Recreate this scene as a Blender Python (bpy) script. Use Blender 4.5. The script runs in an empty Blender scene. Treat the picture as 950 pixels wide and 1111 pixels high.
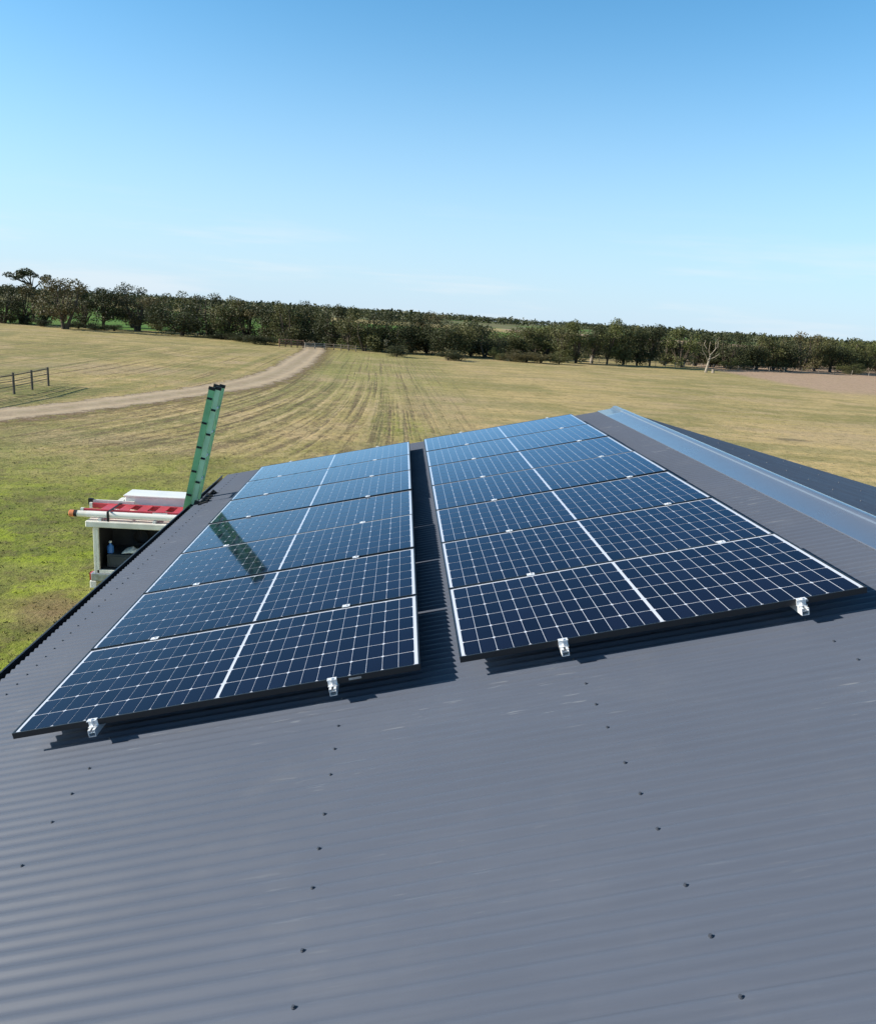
import bpy, bmesh, math, random
from mathutils import Matrix, Vector
random.seed(7)
R_ = math.radians
scene = bpy.context.scene
COL = scene.collection
PI = math.pi

# ------------------------------------------------------------------ camera solution (world frame)
CW = Vector((2.0300, -4.1047, 5.4007))
RW = ((0.9971337114508224, -0.04181298248287615, 0.06305581641839783),
      (0.05138054253576452, -0.23753555845975866, -0.9700190195640127),
      (0.055537386840161254, 0.9704785072133688, -0.23470633928351617))
F = 872.888

def ground(px, py, z=0.0):
    """point of the level ground seen at a place in the photograph"""
    d = ((px - 475) / F, (py - 555.5) / F, 1.0)
    w = Vector([sum(RW[k][j] * d[k] for k in range(3)) for j in range(3)])
    return CW + w * ((z - CW.z) / w.z)

def px_per_m(p):
    v = p - CW
    return F / sum(RW[2][j] * v[j] for j in range(3))

# ------------------------------------------------------------------ helpers
class MB:
    def __init__(s): s.v = []; s.f = []; s.m = []
    def add(s, vs, fs, mi=0):
        o = len(s.v); s.v += [tuple(p) for p in vs]
        s.f += [tuple(i + o for i in q) for q in fs]; s.m += [mi] * len(fs)
    def quad(s, a, b, c, d, mi=0): s.add([a, b, c, d], [(0, 1, 2, 3)], mi)
    def box(s, x0, x1, y0, y1, z0, z1, mat=None, mi=0):
        vs = [Vector((x, y, z)) for z in (z0, z1) for y in (y0, y1) for x in (x0, x1)]
        if mat is not None: vs = [mat @ p for p in vs]
        s.add(vs, [(0, 2, 3, 1), (4, 5, 7, 6), (0, 1, 5, 4), (2, 6, 7, 3), (0, 4, 6, 2), (1, 3, 7, 5)], mi)
    def tube(s, pts, rad, n=8, mi=0, caps=True):
        pts = [Vector(p) for p in pts]
        rad = rad if isinstance(rad, (list, tuple)) else [rad] * len(pts)
        rings = []; up = None
        for i, p in enumerate(pts):
            t = (pts[min(i + 1, len(pts) - 1)] - pts[max(i - 1, 0)]).normalized()
            if up is None:
                up = Vector((0, 0, 1)) if abs(t.z) < .9 else Vector((1, 0, 0))
            a = t.cross(up).normalized(); b = a.cross(t).normalized(); up = b
            rings.append([p + (a * math.cos(k * 2 * PI / n) + b * math.sin(k * 2 * PI / n)) * rad[i] for k in range(n)])
        vs = [q for r in rings for q in r]; fs = []
        for i in range(len(pts) - 1):
            for k in range(n):
                k2 = (k + 1) % n
                fs.append((i * n + k, i * n + k2, (i + 1) * n + k2, (i + 1) * n + k))
        if caps:
            fs.append(tuple(range(n - 1, -1, -1))); fs.append(tuple((len(pts) - 1) * n + k for k in range(n)))
        s.add(vs, fs, mi)
    def prism(s, prof, y0, y1, mi=0, axis='y', mat=None):
        """closed profile [(a, b)] swept along an axis"""
        n = len(prof)
        def P(a, b, t):
            p = Vector((a, t, b)) if axis == 'y' else (Vector((t, a, b)) if axis == 'x' else Vector((a, b, t)))
            return mat @ p if mat is not None else p
        vs = [P(a, b, y0) for a, b in prof] + [P(a, b, y1) for a, b in prof]
        fs = [(i, (i + 1) % n, n + (i + 1) % n, n + i) for i in range(n)] + [tuple(range(n - 1, -1, -1)), tuple(range(n, 2 * n))]
        s.add(vs, fs, mi)
    def build(s, name, mats, parent=None, smooth=False, bevel=0.0, angle=40, local=False):
        me = bpy.data.meshes.new(name)
        off = Vector((0, 0, 0))
        if parent is not None and not local:
            q = parent
            while q is not None: off += q.location; q = q.parent
        me.from_pydata([tuple(Vector(p) - off) for p in s.v], [], s.f)
        for m in (mats if isinstance(mats, (list, tuple)) else [mats]): me.materials.append(m)
        me.polygons.foreach_set('material_index', s.m)
        me.validate()
        bm = bmesh.new(); bm.from_mesh(me)
        bmesh.ops.recalc_face_normals(bm, faces=bm.faces[:]) if s.fix else None
        bm.to_mesh(me); bm.free()
        if smooth:
            me.polygons.foreach_set('use_smooth', [True] * len(me.polygons))
            try: me.set_sharp_from_angle(angle=R_(angle))
            except Exception: pass
        o = bpy.data.objects.new(name, me); COL.objects.link(o)
        if parent is not None: o.parent = parent
        if bevel:
            b = o.modifiers.new('bevel', 'BEVEL'); b.width = bevel; b.segments = 2; b.limit_method = 'ANGLE'
        return o
    fix = True

def empty(name, loc=(0, 0, 0), rot=(0, 0, 0)):
    o = bpy.data.objects.new(name, None); COL.objects.link(o)
    o.location = loc; o.rotation_euler = rot; o.empty_display_size = .2
    return o

def tag(o, label=None, cat=None, group=None, kind=None):
    if label: o['label'] = label
    if cat: o['category'] = cat
    if group: o['group'] = group
    if kind: o['kind'] = kind
    return o

def copy_tree(o, parent=None):
    c = o.copy(); COL.objects.link(c)
    if parent is not None: c.parent = parent
    for ch in list(o.children): copy_tree(ch, c)
    return c

class NT:
    """small node-tree writer"""
    def __init__(s, tree): s.t = tree
    def n(s, kind, **kw):
        nd = s.t.nodes.new(kind)
        for k, v in kw.items():
            if k.startswith('i_'):
                nd.inputs[k[2:].replace('_', ' ')].default_value = v
            else: setattr(nd, k, v)
        return nd
    def link(s, a, b): s.t.links.new(a, b)
    def inp(s, sock, v):
        if isinstance(v, (int, float)): sock.default_value = v
        elif isinstance(v, (tuple, list)): sock.default_value = v
        else: s.link(v, sock)
    def math(s, op, a, b=0.0, c=None, clamp=False):
        nd = s.n('ShaderNodeMath', operation=op, use_clamp=clamp)
        s.inp(nd.inputs[0], a); s.inp(nd.inputs[1], b)
        if c is not None: s.inp(nd.inputs[2], c)
        return nd.outputs[0]
    def ramp(s, x, lo, hi, a=0.0, b=1.0):
        nd = s.n('ShaderNodeMapRange', interpolation_type='SMOOTHSTEP')
        s.inp(nd.inputs[0], x)
        for i, q in enumerate((lo, hi, a, b)): s.inp(nd.inputs[i + 1], q)
        return nd.outputs[0]
    def mix(s, f, a, b, mode='MIX'):
        nd = s.n('ShaderNodeMix', data_type='RGBA', blend_type=mode)
        s.inp(nd.inputs[0], f)
        for sock, q in ((nd.inputs[6], a), (nd.inputs[7], b)):
            if isinstance(q, (tuple, list)): q = tuple(q) + ((1,) if len(q) == 3 else ())
            s.inp(sock, q)
        return nd.outputs[2]
    def noise(s, vec, scale, detail=4, rough=.55, dist=0.0):
        nd = s.n('ShaderNodeTexNoise')
        if vec is not None: s.link(vec, nd.inputs['Vector'])
        nd.inputs['Scale'].default_value = scale; nd.inputs['Detail'].default_value = detail
        nd.inputs['Roughness'].default_value = rough; nd.inputs['Distortion'].default_value = dist
        return nd.outputs[0]
    def scaled(s, vec, sx, sy, sz):
        nd = s.n('ShaderNodeVectorMath', operation='MULTIPLY'); s.link(vec, nd.inputs[0])
        nd.inputs[1].default_value = (sx, sy, sz); return nd.outputs[0]

def material(name, col=(.5, .5, .5), rough=.5, metal=0.0, spec=.5, var=0.0, vscale=8.0, bump=0.0, bscale=60.0):
    m = bpy.data.materials.new(name); m.use_nodes = True
    t = NT(m.node_tree); b = m.node_tree.nodes['Principled BSDF']
    b.inputs['Base Color'].default_value = tuple(col) + (1,)
    b.inputs['Roughness'].default_value = rough; b.inputs['Metallic'].default_value = metal
    b.inputs['Specular IOR Level'].default_value = spec
    if var or bump:
        tc = t.n('ShaderNodeTexCoord').outputs['Object']
    if var:
        f = t.noise(tc, vscale, 5)
        lo = tuple(c * (1 - var) for c in col); hi = tuple(min(1, c * (1 + var)) for c in col)
        t.link(t.mix(t.ramp(f, .3, .7), lo, hi), b.inputs['Base Color'])
        t.link(t.ramp(f, .3, .7, rough * .85, min(1, rough * 1.2)), b.inputs['Roughness'])
    if bump:
        bn = t.n('ShaderNodeBump', i_Strength=bump, i_Distance=.01)
        t.link(t.noise(tc, bscale, 4), bn.inputs['Height']); t.link(bn.outputs[0], b.inputs['Normal'])
    return m

# ------------------------------------------------------------------ materials
M = {}
M['frame'] = material('black_anodised', (.014, .015, .018), .36, .0, .5)
M['silver'] = material('mill_aluminium', (.74, .75, .77), .48, .35, .5, .06, 30)
M['steel'] = material('galvanised', (.45, .46, .47), .45, .8, .5, .15, 20)
M['gutter'] = material('dark_gutter', (.030, .034, .042), .42, 0, .5, .1, 3)
M['screw'] = material('screw_head', (.055, .06, .075), .4, .0, .6)
M['wall'] = material('wall_sheet', (.34, .33, .30), .5, 0, .5, .05, 1)
M['green'] = material('green_fibreglass', (.25, .53, .24), .42, 0, .45, .14, 5, .1, 90)
M['sunlit_green'] = material('sunlit_green_fibreglass', (.60, .84, .50), .42, 0, .45, .1, 5, .1, 90)  # same ladder green, with the sunlit strip put into the colour
M['green_edge'] = material('green_fibreglass_flange', (.34, .60, .32), .45, 0, .45, .12, 5)
M['black'] = material('black_rubber', (.012, .012, .013), .6, 0, .4)
M['white'] = material('white_paint', (.86, .84, .79), .32, 0, .5, .05, 3)
M['dirty_white'] = material('aged_white', (.80, .77, .69), .45, 0, .5, .12, 4)
M['red'] = material('red_fibreglass', (.55, .055, .07), .42, 0, .5, .12, 6)
M['orange'] = material('orange_plastic', (.72, .24, .10), .45, 0, .5)
M['dark_in'] = material('dark_liner', (.035, .036, .038), .7, 0, .3, .2, 6)
M['grey_box'] = material('grey_drawer', (.055, .06, .065), .55, 0, .4, .1, 5)
M['blue'] = material('blue_plastic', (.05, .20, .55), .4, 0, .5)
M['glass_dark'] = material('vehicle_glass', (.012, .014, .016), .06, 0, .7)
M['tyre'] = material('tyre', (.02, .02, .02), .8, 0, .3)
M['lamp_red'] = material('tail_lens', (.45, .02, .02), .2, 0, .6)
M['lamp_clear'] = material('head_lens', (.75, .75, .75), .1, 0, .6)
M['post'] = material('weathered_timber', (.135, .112, .085), .85, 0, .2, .3, 14, .5, 40)
M['wire'] = material('fence_wire', (.22, .22, .21), .5, .7)
M['pale_wood'] = material('bleached_wood', (.28, .24, .19), .85, 0, .2, .25, 3)
M['tan_sign'] = material('tan_board', (.62, .45, .26), .6, 0, .3)
M['gate'] = material('gate_metal', (.26, .235, .20), .5, .1, .4, .15, 2)
M['rust'] = material('rusted_rail', (.17, .10, .07), .8, 0, .2, .3, 3)
M['bark'] = material('bark', (.085, .068, .052), .9, 0, .15, .35, 4)

def roof_mat(name, col, rough, streak=True):
    m = bpy.data.materials.new(name); m.use_nodes = True
    t = NT(m.node_tree); b = m.node_tree.nodes['Principled BSDF']
    tc = t.n('ShaderNodeTexCoord').outputs['Object']
    big = t.noise(tc, .55, 4)
    c = t.mix(t.ramp(big, .3, .7), tuple(x * .97 for x in col), tuple(x * 1.03 for x in col))
    fine = t.noise(t.scaled(tc, 3, 60, 3), 1.0, 3)
    c = t.mix(t.ramp(fine, .35, .65, 0, .35), c, tuple(x * .9 for x in col))
    if streak:
        st = t.noise(t.scaled(tc, 5.0, 70, 5.0), 1.0, 2, .5)          # scuffs along the ribs
        zone = t.ramp(t.noise(tc, 1.1, 3), .46, .62)
        sxy = t.n('ShaderNodeSeparateXYZ'); t.link(tc, sxy.inputs[0])
        c = t.mix(t.math('MULTIPLY', t.ramp(st, .64, .72), t.math('MULTIPLY', zone, t.ramp(sxy.outputs[1], -3.4, -1.6, .02, .17))), c, (.55, .55, .53))
        vo = t.n('ShaderNodeTexVoronoi'); t.link(tc, vo.inputs['Vector']); vo.inputs['Scale'].default_value = 6.5
        near = t.math('LESS_THAN', vo.outputs['Distance'], .015)
        sep = t.n('ShaderNodeSeparateColor'); t.link(vo.outputs['Color'], sep.inputs[0])
        near = t.math('MULTIPLY', near, t.math('GREATER_THAN', sep.outputs[0], .74))
        c = t.mix(t.math('MULTIPLY', near, .55), c, (.7, .7, .68))
        dust = t.ramp(t.noise(tc, 2.3, 6, .65), .5, .75, 0, .03)
        c = t.mix(dust, c, (.40, .36, .30))
    t.link(c, b.inputs['Base Color'])
    t.link(t.ramp(t.noise(tc, 2.0, 4), .3, .7, rough * .88, rough * 1.12), b.inputs['Roughness'])
    b.inputs['Specular IOR Level'].default_value = .5
    bn = t.n('ShaderNodeBump', i_Strength=.06, i_Distance=.01)
    t.link(t.noise(t.scaled(tc, 1.0, 6, 1.0), 2.5, 3), bn.inputs['Height']); t.link(bn.outputs[0], b.inputs['Normal'])
    return m
ROOF = (.097, .111, .146)
M['roof'] = roof_mat('roof_sheet_paint', ROOF, .52)
M['roof'].node_tree.nodes['Principled BSDF'].inputs['Specular IOR Level'].default_value = .30
M['cap'] = roof_mat('ridge_cap_paint', ROOF, .30, False)
cb_ = M['cap'].node_tree.nodes['Principled BSDF']; cb_.inputs['Coat Weight'].default_value = 1.0; cb_.inputs['Coat Roughness'].default_value = .16; cb_.inputs['Coat IOR'].default_value = 1.6

def glass_over(name, col, var):
    m = bpy.data.materials.new(name); m.use_nodes = True
    t = NT(m.node_tree); b = m.node_tree.nodes['Principled BSDF']
    tc = t.n('ShaderNodeTexCoord').outputs['Object']
    oi = t.n('ShaderNodeObjectInfo').outputs['Random']
    if var:
        g = t.n('ShaderNodeNewGeometry').outputs['Random Per Island']
        k = t.math('MULTIPLY_ADD', g, var, 1 - var / 2)
        c = t.mix(1.0, tuple(col), (1, 1, 1), 'MULTIPLY')
        vm = t.n('ShaderNodeVectorMath', operation='SCALE'); t.link(c, vm.inputs[0]); t.link(k, vm.inputs['Scale'])
        t.link(vm.outputs[0], b.inputs['Base Color'])
    else: b.inputs['Base Color'].default_value = tuple(col) + (1,)
    b.inputs['Specular IOR Level'].default_value = .17; b.inputs['IOR'].default_value = 1.5
    du = t.noise(tc, 3.0, 5, .65)
    t.link(t.ramp(du, .3, .75, .035, .095), b.inputs['Roughness'])
    bn = t.n('ShaderNodeBump', i_Strength=.035, i_Distance=.01)
    t.link(t.noise(tc, 2.2, 2), bn.inputs['Height']); t.link(bn.outputs[0], b.inputs['Normal'])
    return m
def ar_glass(m, tint, ior, gain):
    t = NT(m.node_tree); b = m.node_tree.nodes['Principled BSDF']
    rough = b.inputs['Roughness'].links[0].from_socket; nrm = b.inputs['Normal'].links[0].from_socket
    b.inputs['Specular IOR Level'].default_value = 0.0
    gl = t.n('ShaderNodeBsdfGlossy'); gl.inputs['Color'].default_value = tuple(tint) + (1,)
    t.link(rough, gl.inputs['Roughness']); t.link(nrm, gl.inputs['Normal'])
    fr = t.n('ShaderNodeFresnel'); fr.inputs['IOR'].default_value = ior; t.link(nrm, fr.inputs['Normal'])
    mx = t.n('ShaderNodeMixShader'); t.link(t.math('POWER', t.math('MULTIPLY', fr.outputs[0], gain, clamp=True), 1.6), mx.inputs[0])
    out = [n for n in m.node_tree.nodes if n.type == 'OUTPUT_MATERIAL'][0]
    t.link(b.outputs[0], mx.inputs[1]); t.link(gl.outputs[0], mx.inputs[2]); t.link(mx.outputs[0], out.inputs[0])
    return m
M['cell'] = ar_glass(glass_over('silicon_cell', (.0055, .0068, .017), .45), (.68, .84, 1.0), 1.29, 2.0)
M['backsheet'] = ar_glass(glass_over('white_backsheet', (.50, .53, .60), 0), (.68, .84, 1.0), 1.29, 2.0)

# ------------------------------------------------------------------ roof frame: v up the left slope, u along the ridge, n off the sheet
PITCH = R_(13.0); Z0 = 3.03
cp, sp = math.cos(PITCH), math.sin(PITCH)
def rp(v, u, n): return Vector((v * cp - n * sp, u, Z0 + v * sp + n * cp))
N_CREST = -.137; AMP = .0070; PW = .0762
N_MID = N_CREST - AMP
V_EAVE, V_RIDGE = -.705, 5.62
U0, U1 = -6.3, 8.72
CREST_U = -2.269
def corr(u):
    lap = ((u - CREST_U - PW * .30) / (10 * PW)) % 1.0            # each 762 mm sheet laps over its neighbour
    return N_MID + AMP * math.cos((u - CREST_U) * 2 * PI / PW) + .0016 * lap
ridge = rp(V_RIDGE, 0, N_CREST)
XR = ridge.x; ZR = ridge.z
def rpR(v, u, n):                       # the far slope, mirrored about the ridge
    p = rp(v, u, n); return Vector((2 * XR - p.x, p.y, p.z))

shed = empty('shed', (XR, 1.2, 0))
tag(shed, 'large farm shed with a grey corrugated steel gable roof under the two solar arrays', 'shed')

def slope(fn, v0, v1):
    mb = MB(); us = []; u = U0
    while u < U1 - 1e-6: us.append(u); u += PW / 8
    j = -10
    while j < 20:
        e = CREST_U + PW * (.30 + 10 * j); j += 1
        if U0 < e < U1: us = [q for q in us if abs(q - e) > .003] + [e - .0009, e + .0009]
    us.sort(); us.append(U1)
    vsx = [v0 + (v1 - v0) * i / 6 for i in range(7)]
    vs = [fn(v, u, corr(u)) for u in us for v in vsx]
    n = len(vsx); fs = []
    for i in range(len(us) - 1):
        for k in range(n - 1): fs.append((i * n + k, i * n + k + 1, (i + 1) * n + k + 1, (i + 1) * n + k))
    mb.add(vs, fs); return mb
VR = V_RIDGE - .03
roofL = slope(rp, V_EAVE, VR).build('roof_sheet', M['roof'], shed, smooth=True, angle=80)
roofL.data.validate()
roofR = slope(rpR, V_EAVE, VR).build('roof_sheet', M['roof'], shed, smooth=True, angle=80)
roofL['label'] = 'corrugated grey roof slope carrying the solar panels'
roofR['label'] = 'shaded far roof slope beyond the ridge cap'

# ridge capping: flat flap, small rolled crown, flat flap
def cap_profile():
    pts = []
    a = .30; lift = .006
    pL = rp(V_RIDGE - a, 0, N_CREST + lift - .012); pts.append((pL.x, pL.z))
    pL = rp(V_RIDGE - a + .004, 0, N_CREST + lift); pts.append((pL.x, pL.z))
    pL = rp(V_RIDGE - .085, 0, N_CREST + lift + .002); pts.append((pL.x, pL.z))
    for k in range(9):
        t = PI - k * PI / 8
        pts.append((XR + .055 * math.cos(t), ZR + .010 + .032 * math.sin(t)))
    half = [p for p in pts[:3]]
    for p in reversed(half): pts.append((2 * XR - p[0], p[1]))
    return pts
prof = cap_profile(); mb = MB()
us = [U0 + (U1 + .02 - U0) * i / 24 for i in range(25)]
vs = [Vector((x, u, z)) for u in us for x, z in prof]; n = len(prof)
mb.add(vs, [(i * n + k, i * n + k + 1, (i + 1) * n + k + 1, (i + 1) * n + k) for i in range(24) for k in range(n - 1)])
cap = mb.build('ridge_cap', M['cap'], shed, smooth=True, angle=25)
s_ = cap.modifiers.new('thick', 'SOLIDIFY'); s_.thickness = .0015; s_.offset = -1

# gutters: open troughs hung under each eave
def gutter(fn, sgn):
    e = fn(V_EAVE, 0, N_MID); x0 = e.x; z = e.z
    d = -1 if sgn > 0 else 1                      # outwards
    inner, outer = x0 - d * .055, x0 + d * .082
    t = .004
    P = [(inner, z - .02), (inner, z - .125), (outer, z - .125), (outer, z - .008), (outer - d * .014, z - .008),
         (outer - d * .014, z - .014), (outer - d * t, z - .014), (outer - d * t, z - .125 + t), (inner + d * t, z - .125 + t), (inner + d * t, z - .02)]
    m_ = MB(); m_.prism(P, U0, U1)
    return m_.build('gutter', M['gutter'], shed)
gutter(rp, 1); gutter(rpR, -1)

# walls (below the eaves; hidden from the roof but part of the building) and barge boards
xl = rp(V_EAVE + .10, 0, 0).x; xr = 2 * XR - xl; zt = rp(V_EAVE + .1, 0, N_CREST - .05).z
def ribbed(p0, p1, h0, h1f, out):
    m_ = MB(); L = (p1 - p0).length; k = int(L / .05); d = (p1 - p0) / k; vs = []
    for i in range(k + 1):
        p = p0 + d * i + out * (.012 if i % 4 < 2 else 0.0)
        vs += [Vector((p.x, p.y, h0)), Vector((p.x, p.y, h1f(p)))]
    m_.add(vs, [(2 * i, 2 * i + 2, 2 * i + 3, 2 * i + 1) for i in range(k)])
    return m_
ye, yb = U1 - .10, U0 + .10
hg = lambda p: zt + (XR - xl - abs(p.x - XR)) * sp / cp
for a, b, hf, o_ in ((Vector((xl, yb, 0)), Vector((xl, ye, 0)), lambda p: zt, Vector((-1, 0, 0))),
                     (Vector((xr, yb, 0)), Vector((xr, ye, 0)), lambda p: zt, Vector((1, 0, 0))),
                     (Vector((xl, ye, 0)), Vector((xr, ye, 0)), hg, Vector((0, 1, 0))),
                     (Vector((xl, yb, 0)), Vector((xr, yb, 0)), hg, Vector((0, -1, 0)))):
    ribbed(a, b, 0, hf, o_).build('wall', M['wall'], shed)
for y0, y1 in ((U1 - .03, U1 - .005), (U0 + .005, U0 + .03)):
    m_ = MB()
    for fn in (rp, rpR):
        a, b = fn(V_EAVE + .06, 0, N_CREST - .024), fn(V_RIDGE - .02, 0, N_CREST - .024)
        m_.add([Vector((a.x, y0, a.z)), Vector((b.x, y0, b.z)), Vector((b.x, y0, b.z - .16)), Vector((a.x, y0, a.z - .16)),
                Vector((a.x, y1, a.z)), Vector((b.x, y1, b.z)), Vector((b.x, y1, b.z - .16)), Vector((a.x, y1, a.z - .16))],
               [(0, 1, 2, 3), (7, 6, 5, 4), (0, 4, 5, 1), (1, 5, 6, 2), (2, 6, 7, 3), (3, 7, 4, 0)])
    m_.build('barge_board', M['gutter'], shed)

# roofing screws: hex head on a washer, every one a sub-part of its sheet
def screw_mesh(m_, origin, nrm):
    a = Vector((0, 1, 0)); b = nrm.cross(a)
    for r0, r1, h0, h1, n_ in ((.0088, .0075, -.004, .003, 10), (.0058, .0050, .003, .0075, 6)):
        vs = [origin + (a * math.cos(k * 2 * PI / n_) + b * math.sin(k * 2 * PI / n_)) * r0 + nrm * h0 for k in range(n_)]
        vs += [origin + (a * math.cos(k * 2 * PI / n_) + b * math.sin(k * 2 * PI / n_)) * r1 + nrm * h1 for k in range(n_)]
        m_.add(vs, [(k, (k + 1) % n_, n_ + (k + 1) % n_, n_ + k) for k in range(n_)] + [tuple(range(n_, 2 * n_))])
nL = Vector((-sp, 0, cp)); nR = Vector((sp, 0, cp))
proto = MB(); screw_mesh(proto, Vector((0, 0, 0)), nL)
scr0 = proto.build('screw', M['screw'], None)
protoR = MB(); screw_mesh(protoR, Vector((0, 0, 0)), nR)
screw_mesh_R = None
used0 = [False]
def place_screw(p, parent, mesh=None):
    o = scr0 if not used0[0] else scr0.copy()
    if used0[0]: COL.objects.link(o)
    used0[0] = True
    o.parent = parent; o.location = p - shed.location
    if mesh: o.data = mesh
    return o
pat = [0, 3, 6]
near_u = [CREST_U + PW * (10 * j + k) for j in range(-6, 16) for k in pat]
rows = (.507, 1.818, 3.123, 4.432)
rest = MB(); cnt = 0
inside = lambda v, u: (0.02 < u < 8.05) and ((0 < v < 2.28) or (2.5 < v < 4.78))
for v in rows:
    for u in near_u:
        if not (U0 + .1 < u < U1 - .1): continue
        p = rp(v, u, N_CREST)
        if -2.6 < u < .05: place_screw(p, roofL); cnt += 1
        elif not inside(v, u): screw_mesh(rest, p, nL)
j = 0; u = CREST_U
while u < U1 - .05:
    p = rp(-.522, u, N_CREST)
    if .85 < u: place_screw(p, roofL); cnt += 1
    else: screw_mesh(rest, p, nL)
    u += 2 * PW
ro = rest.build('screw', M['screw'], roofL); ro['kind'] = 'stuff'
meR = protoR.build('screw', M['screw'], roofR, local=True); meR.location = rpR(4.9, CREST_U + PW * 40, N_CREST) - shed.location
for v in (4.43, 3.123):
    for k in range(0, 130, 6 if v > 4.5 else 7):
        u = CREST_U + PW * (k + 6)
        if u > U1 - .2 or (v == 4.9 and k == 34): continue
        if u < 1.2: continue
        o = meR.copy(); COL.objects.link(o); o.location = rpR(v, u, N_CREST) - shed.location

# ------------------------------------------------------------------ solar panels
PL, PWD, PGAP = 2.278, 1.134, .017
ROWP = PWD + PGAP
V2 = PL + .221
def make_panel():
    root = empty('solar_panel', (0, 0, 0), (0, -PITCH, 0))
    fr = MB(); lip = .010; H = .035
    fr.box(0, PL, 0, lip, -H, 0); fr.box(0, PL, PWD - lip, PWD, -H, 0)
    fr.box(0, lip, lip, PWD - lip, -H, 0); fr.box(PL - lip, PL, lip, PWD - lip, -H, 0)
    fr.build('frame', M['frame'], root, local=True, bevel=.0012)
    sh = MB(); sh.fix = False
    e = lip * .8
    sh.quad((e, e, -.0036), (PL - e, e, -.0036), (PL - e, PWD - e, -.0036), (e, PWD - e, -.0036), 0)
    mx, my, mid, y_in = .030, .019, .017, .0135
    hx = (PL - 2 * mx - mid) / 2; cx = hx / 12; cy = (PWD - 2 * my) / 6
    gx, gy, ch = .0038, .0064, .0085
    z = -.0024
    for side in range(2):
        for i in range(12):
            x0 = mx + side * (hx + mid) + i * cx + gx / 2; x1 = x0 + cx - gx
            for k in range(6):
                y0 = y_in + k * cy + gy / 2; y1 = y0 + cy - gy
                if i % 2 == 0:   # chamfered outer corners of the half cell on its left
                    P = [(x0 + ch, y0, z), (x1, y0, z), (x1, y1, z), (x0 + ch, y1, z), (x0, y1 - ch, z), (x0, y0 + ch, z)]
                else:
                    P = [(x0, y0, z), (x1 - ch, y0, z), (x1, y0 + ch, z), (x1, y1 - ch, z), (x1 - ch, y1, z), (x0, y1, z)]
                sh.add(P, [tuple(range(6))], 1)
    sh.build('cell_sheet', [M['backsheet'], M['cell']], root, local=True)
    bk = MB(); bk.box(e, PL - e, e, PWD - e, -.0075, -.0045); bk.build('back_sheet', M['dirty_white'], root, local=True)
    return root
ordn = ['first', 'second', 'third', 'fourth', 'fifth', 'sixth', 'seventh']
pan0 = make_panel(); first = True
rp_r = random.Random(3)
for arr, name in ((0, 'left'), (1, 'right')):
    for k in range(7):
        o = pan0 if first else copy_tree(pan0); first = False
        o.location = rp(V2 if arr else 0, k * ROWP, 0)
        o.rotation_euler = (R_(rp_r.uniform(-.16, .16)), -PITCH + R_(rp_r.uniform(-.14, .14)), 0)
        if k == 0: d = 'nearest solar panel of the %s array, lowest in the photo and darkest' % name
        elif k == 6: d = 'farthest solar panel of the %s array, beside the far gable edge' % name
        elif arr == 0 and k == 2: d = 'third solar panel from the near end of the left array, below the ladder reflection'
        elif arr == 0 and k == 3: d = 'fourth solar panel from the near end of the left array, crossed by the ladder reflection'
        else: d = '%s solar panel from the near end of the %s array' % (ordn[k], name)
        tag(o, d, 'solar panel', 'solar panels laid in two arrays on the shed roof')
        if k == 0:
            fl = MB(); fl.box(PL - .40, PL - .33, -.0012, 0.0, -.024, -.012); f_ = fl.build('frame_label', M['steel'], o, local=True)

# rails with clamps
RAIL_V = (.452, 1.787, 3.075, 4.405)
UA, UB = -.052, 7 * ROWP - PGAP + .05
def make_rail():
    root = empty('mounting_rail', (0, 0, 0), (0, -PITCH, 0))
    r = MB(); w = .020; t = .003; z1 = -.0365; z0 = z1 - .040
    P = [(-w, z0), (w, z0), (w, z1), (.006, z1), (.006, z1 - .008), (.012, z1 - .008), (.012, z1 - .014), (-.012, z1 - .014),
         (-.012, z1 - .008), (-.006, z1 - .008), (-.006, z1), (-w, z1)]
    # hollow extrusion: outer tube walls plus a web
    r.box(-w, -w + t, UA, UB, z0, z1); r.box(w - t, w, UA, UB, z0, z1); r.box(-w + t, w - t, UA, UB, z0, z0 + t)
    r.box(-w + t, w - t, UA, UB, z1 - .017, z1 - .014); r.box(-w + t, -.006, UA, UB, z1 - t, z1); r.box(.006, w - t, UA, UB, z1 - t, z1)
    r.build('rail', M['silver'], root, local=True)
    for s_, u0 in ((1, 0.0), (-1, 7 * ROWP - PGAP)):
        c = MB(); y = lambda a: u0 - s_ * a
        c.box(-.026, .026, *sorted((y(-.009), y(.024))), .0008, .0045)
        c.box(-.026, .026, *sorted((y(.0015), y(.005))), -.0355, .0008)
        c.box(-.026, .026, *sorted((y(.005), y(.024))), -.0355, -.0320)
        c.tube([(0, y(.013), -.032), (0, y(.013), .010)], .0055, 8)
        c.tube([(0, y(.013), .0045), (0, y(.013), .0115)], .0085, 6)
        c.build('end_clamp', M['silver'], root, local=True)
    for k in range(1, 7):
        c = MB(); u0 = k * ROWP - PGAP / 2
        c.box(-.026, .026, u0 - .021, u0 + .021, .0012, .005); c.box(-.022, .022, u0 - .006, u0 + .006, -.036, .0012)
        c.tube([(0, u0, .005), (0, u0, .011)], .0075, 6)
        c.build('mid_clamp', M['silver'], root, local=True)
    for k in range(7):
        c = MB(); u0 = .45 + k * 1.18; u0 = CREST_U + round((u0 - CREST_U) / PW) * PW
        c.box(w + .001, w + .006, u0 - .02, u0 + .02, N_CREST + .003, z1 - .004); c.box(w + .006, w + .05, u0 - .02, u0 + .02, N_CREST + .002, N_CREST + .007)
        c.build('roof_foot', M['silver'], root, local=True)
    return root
rail0 = make_rail()
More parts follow.
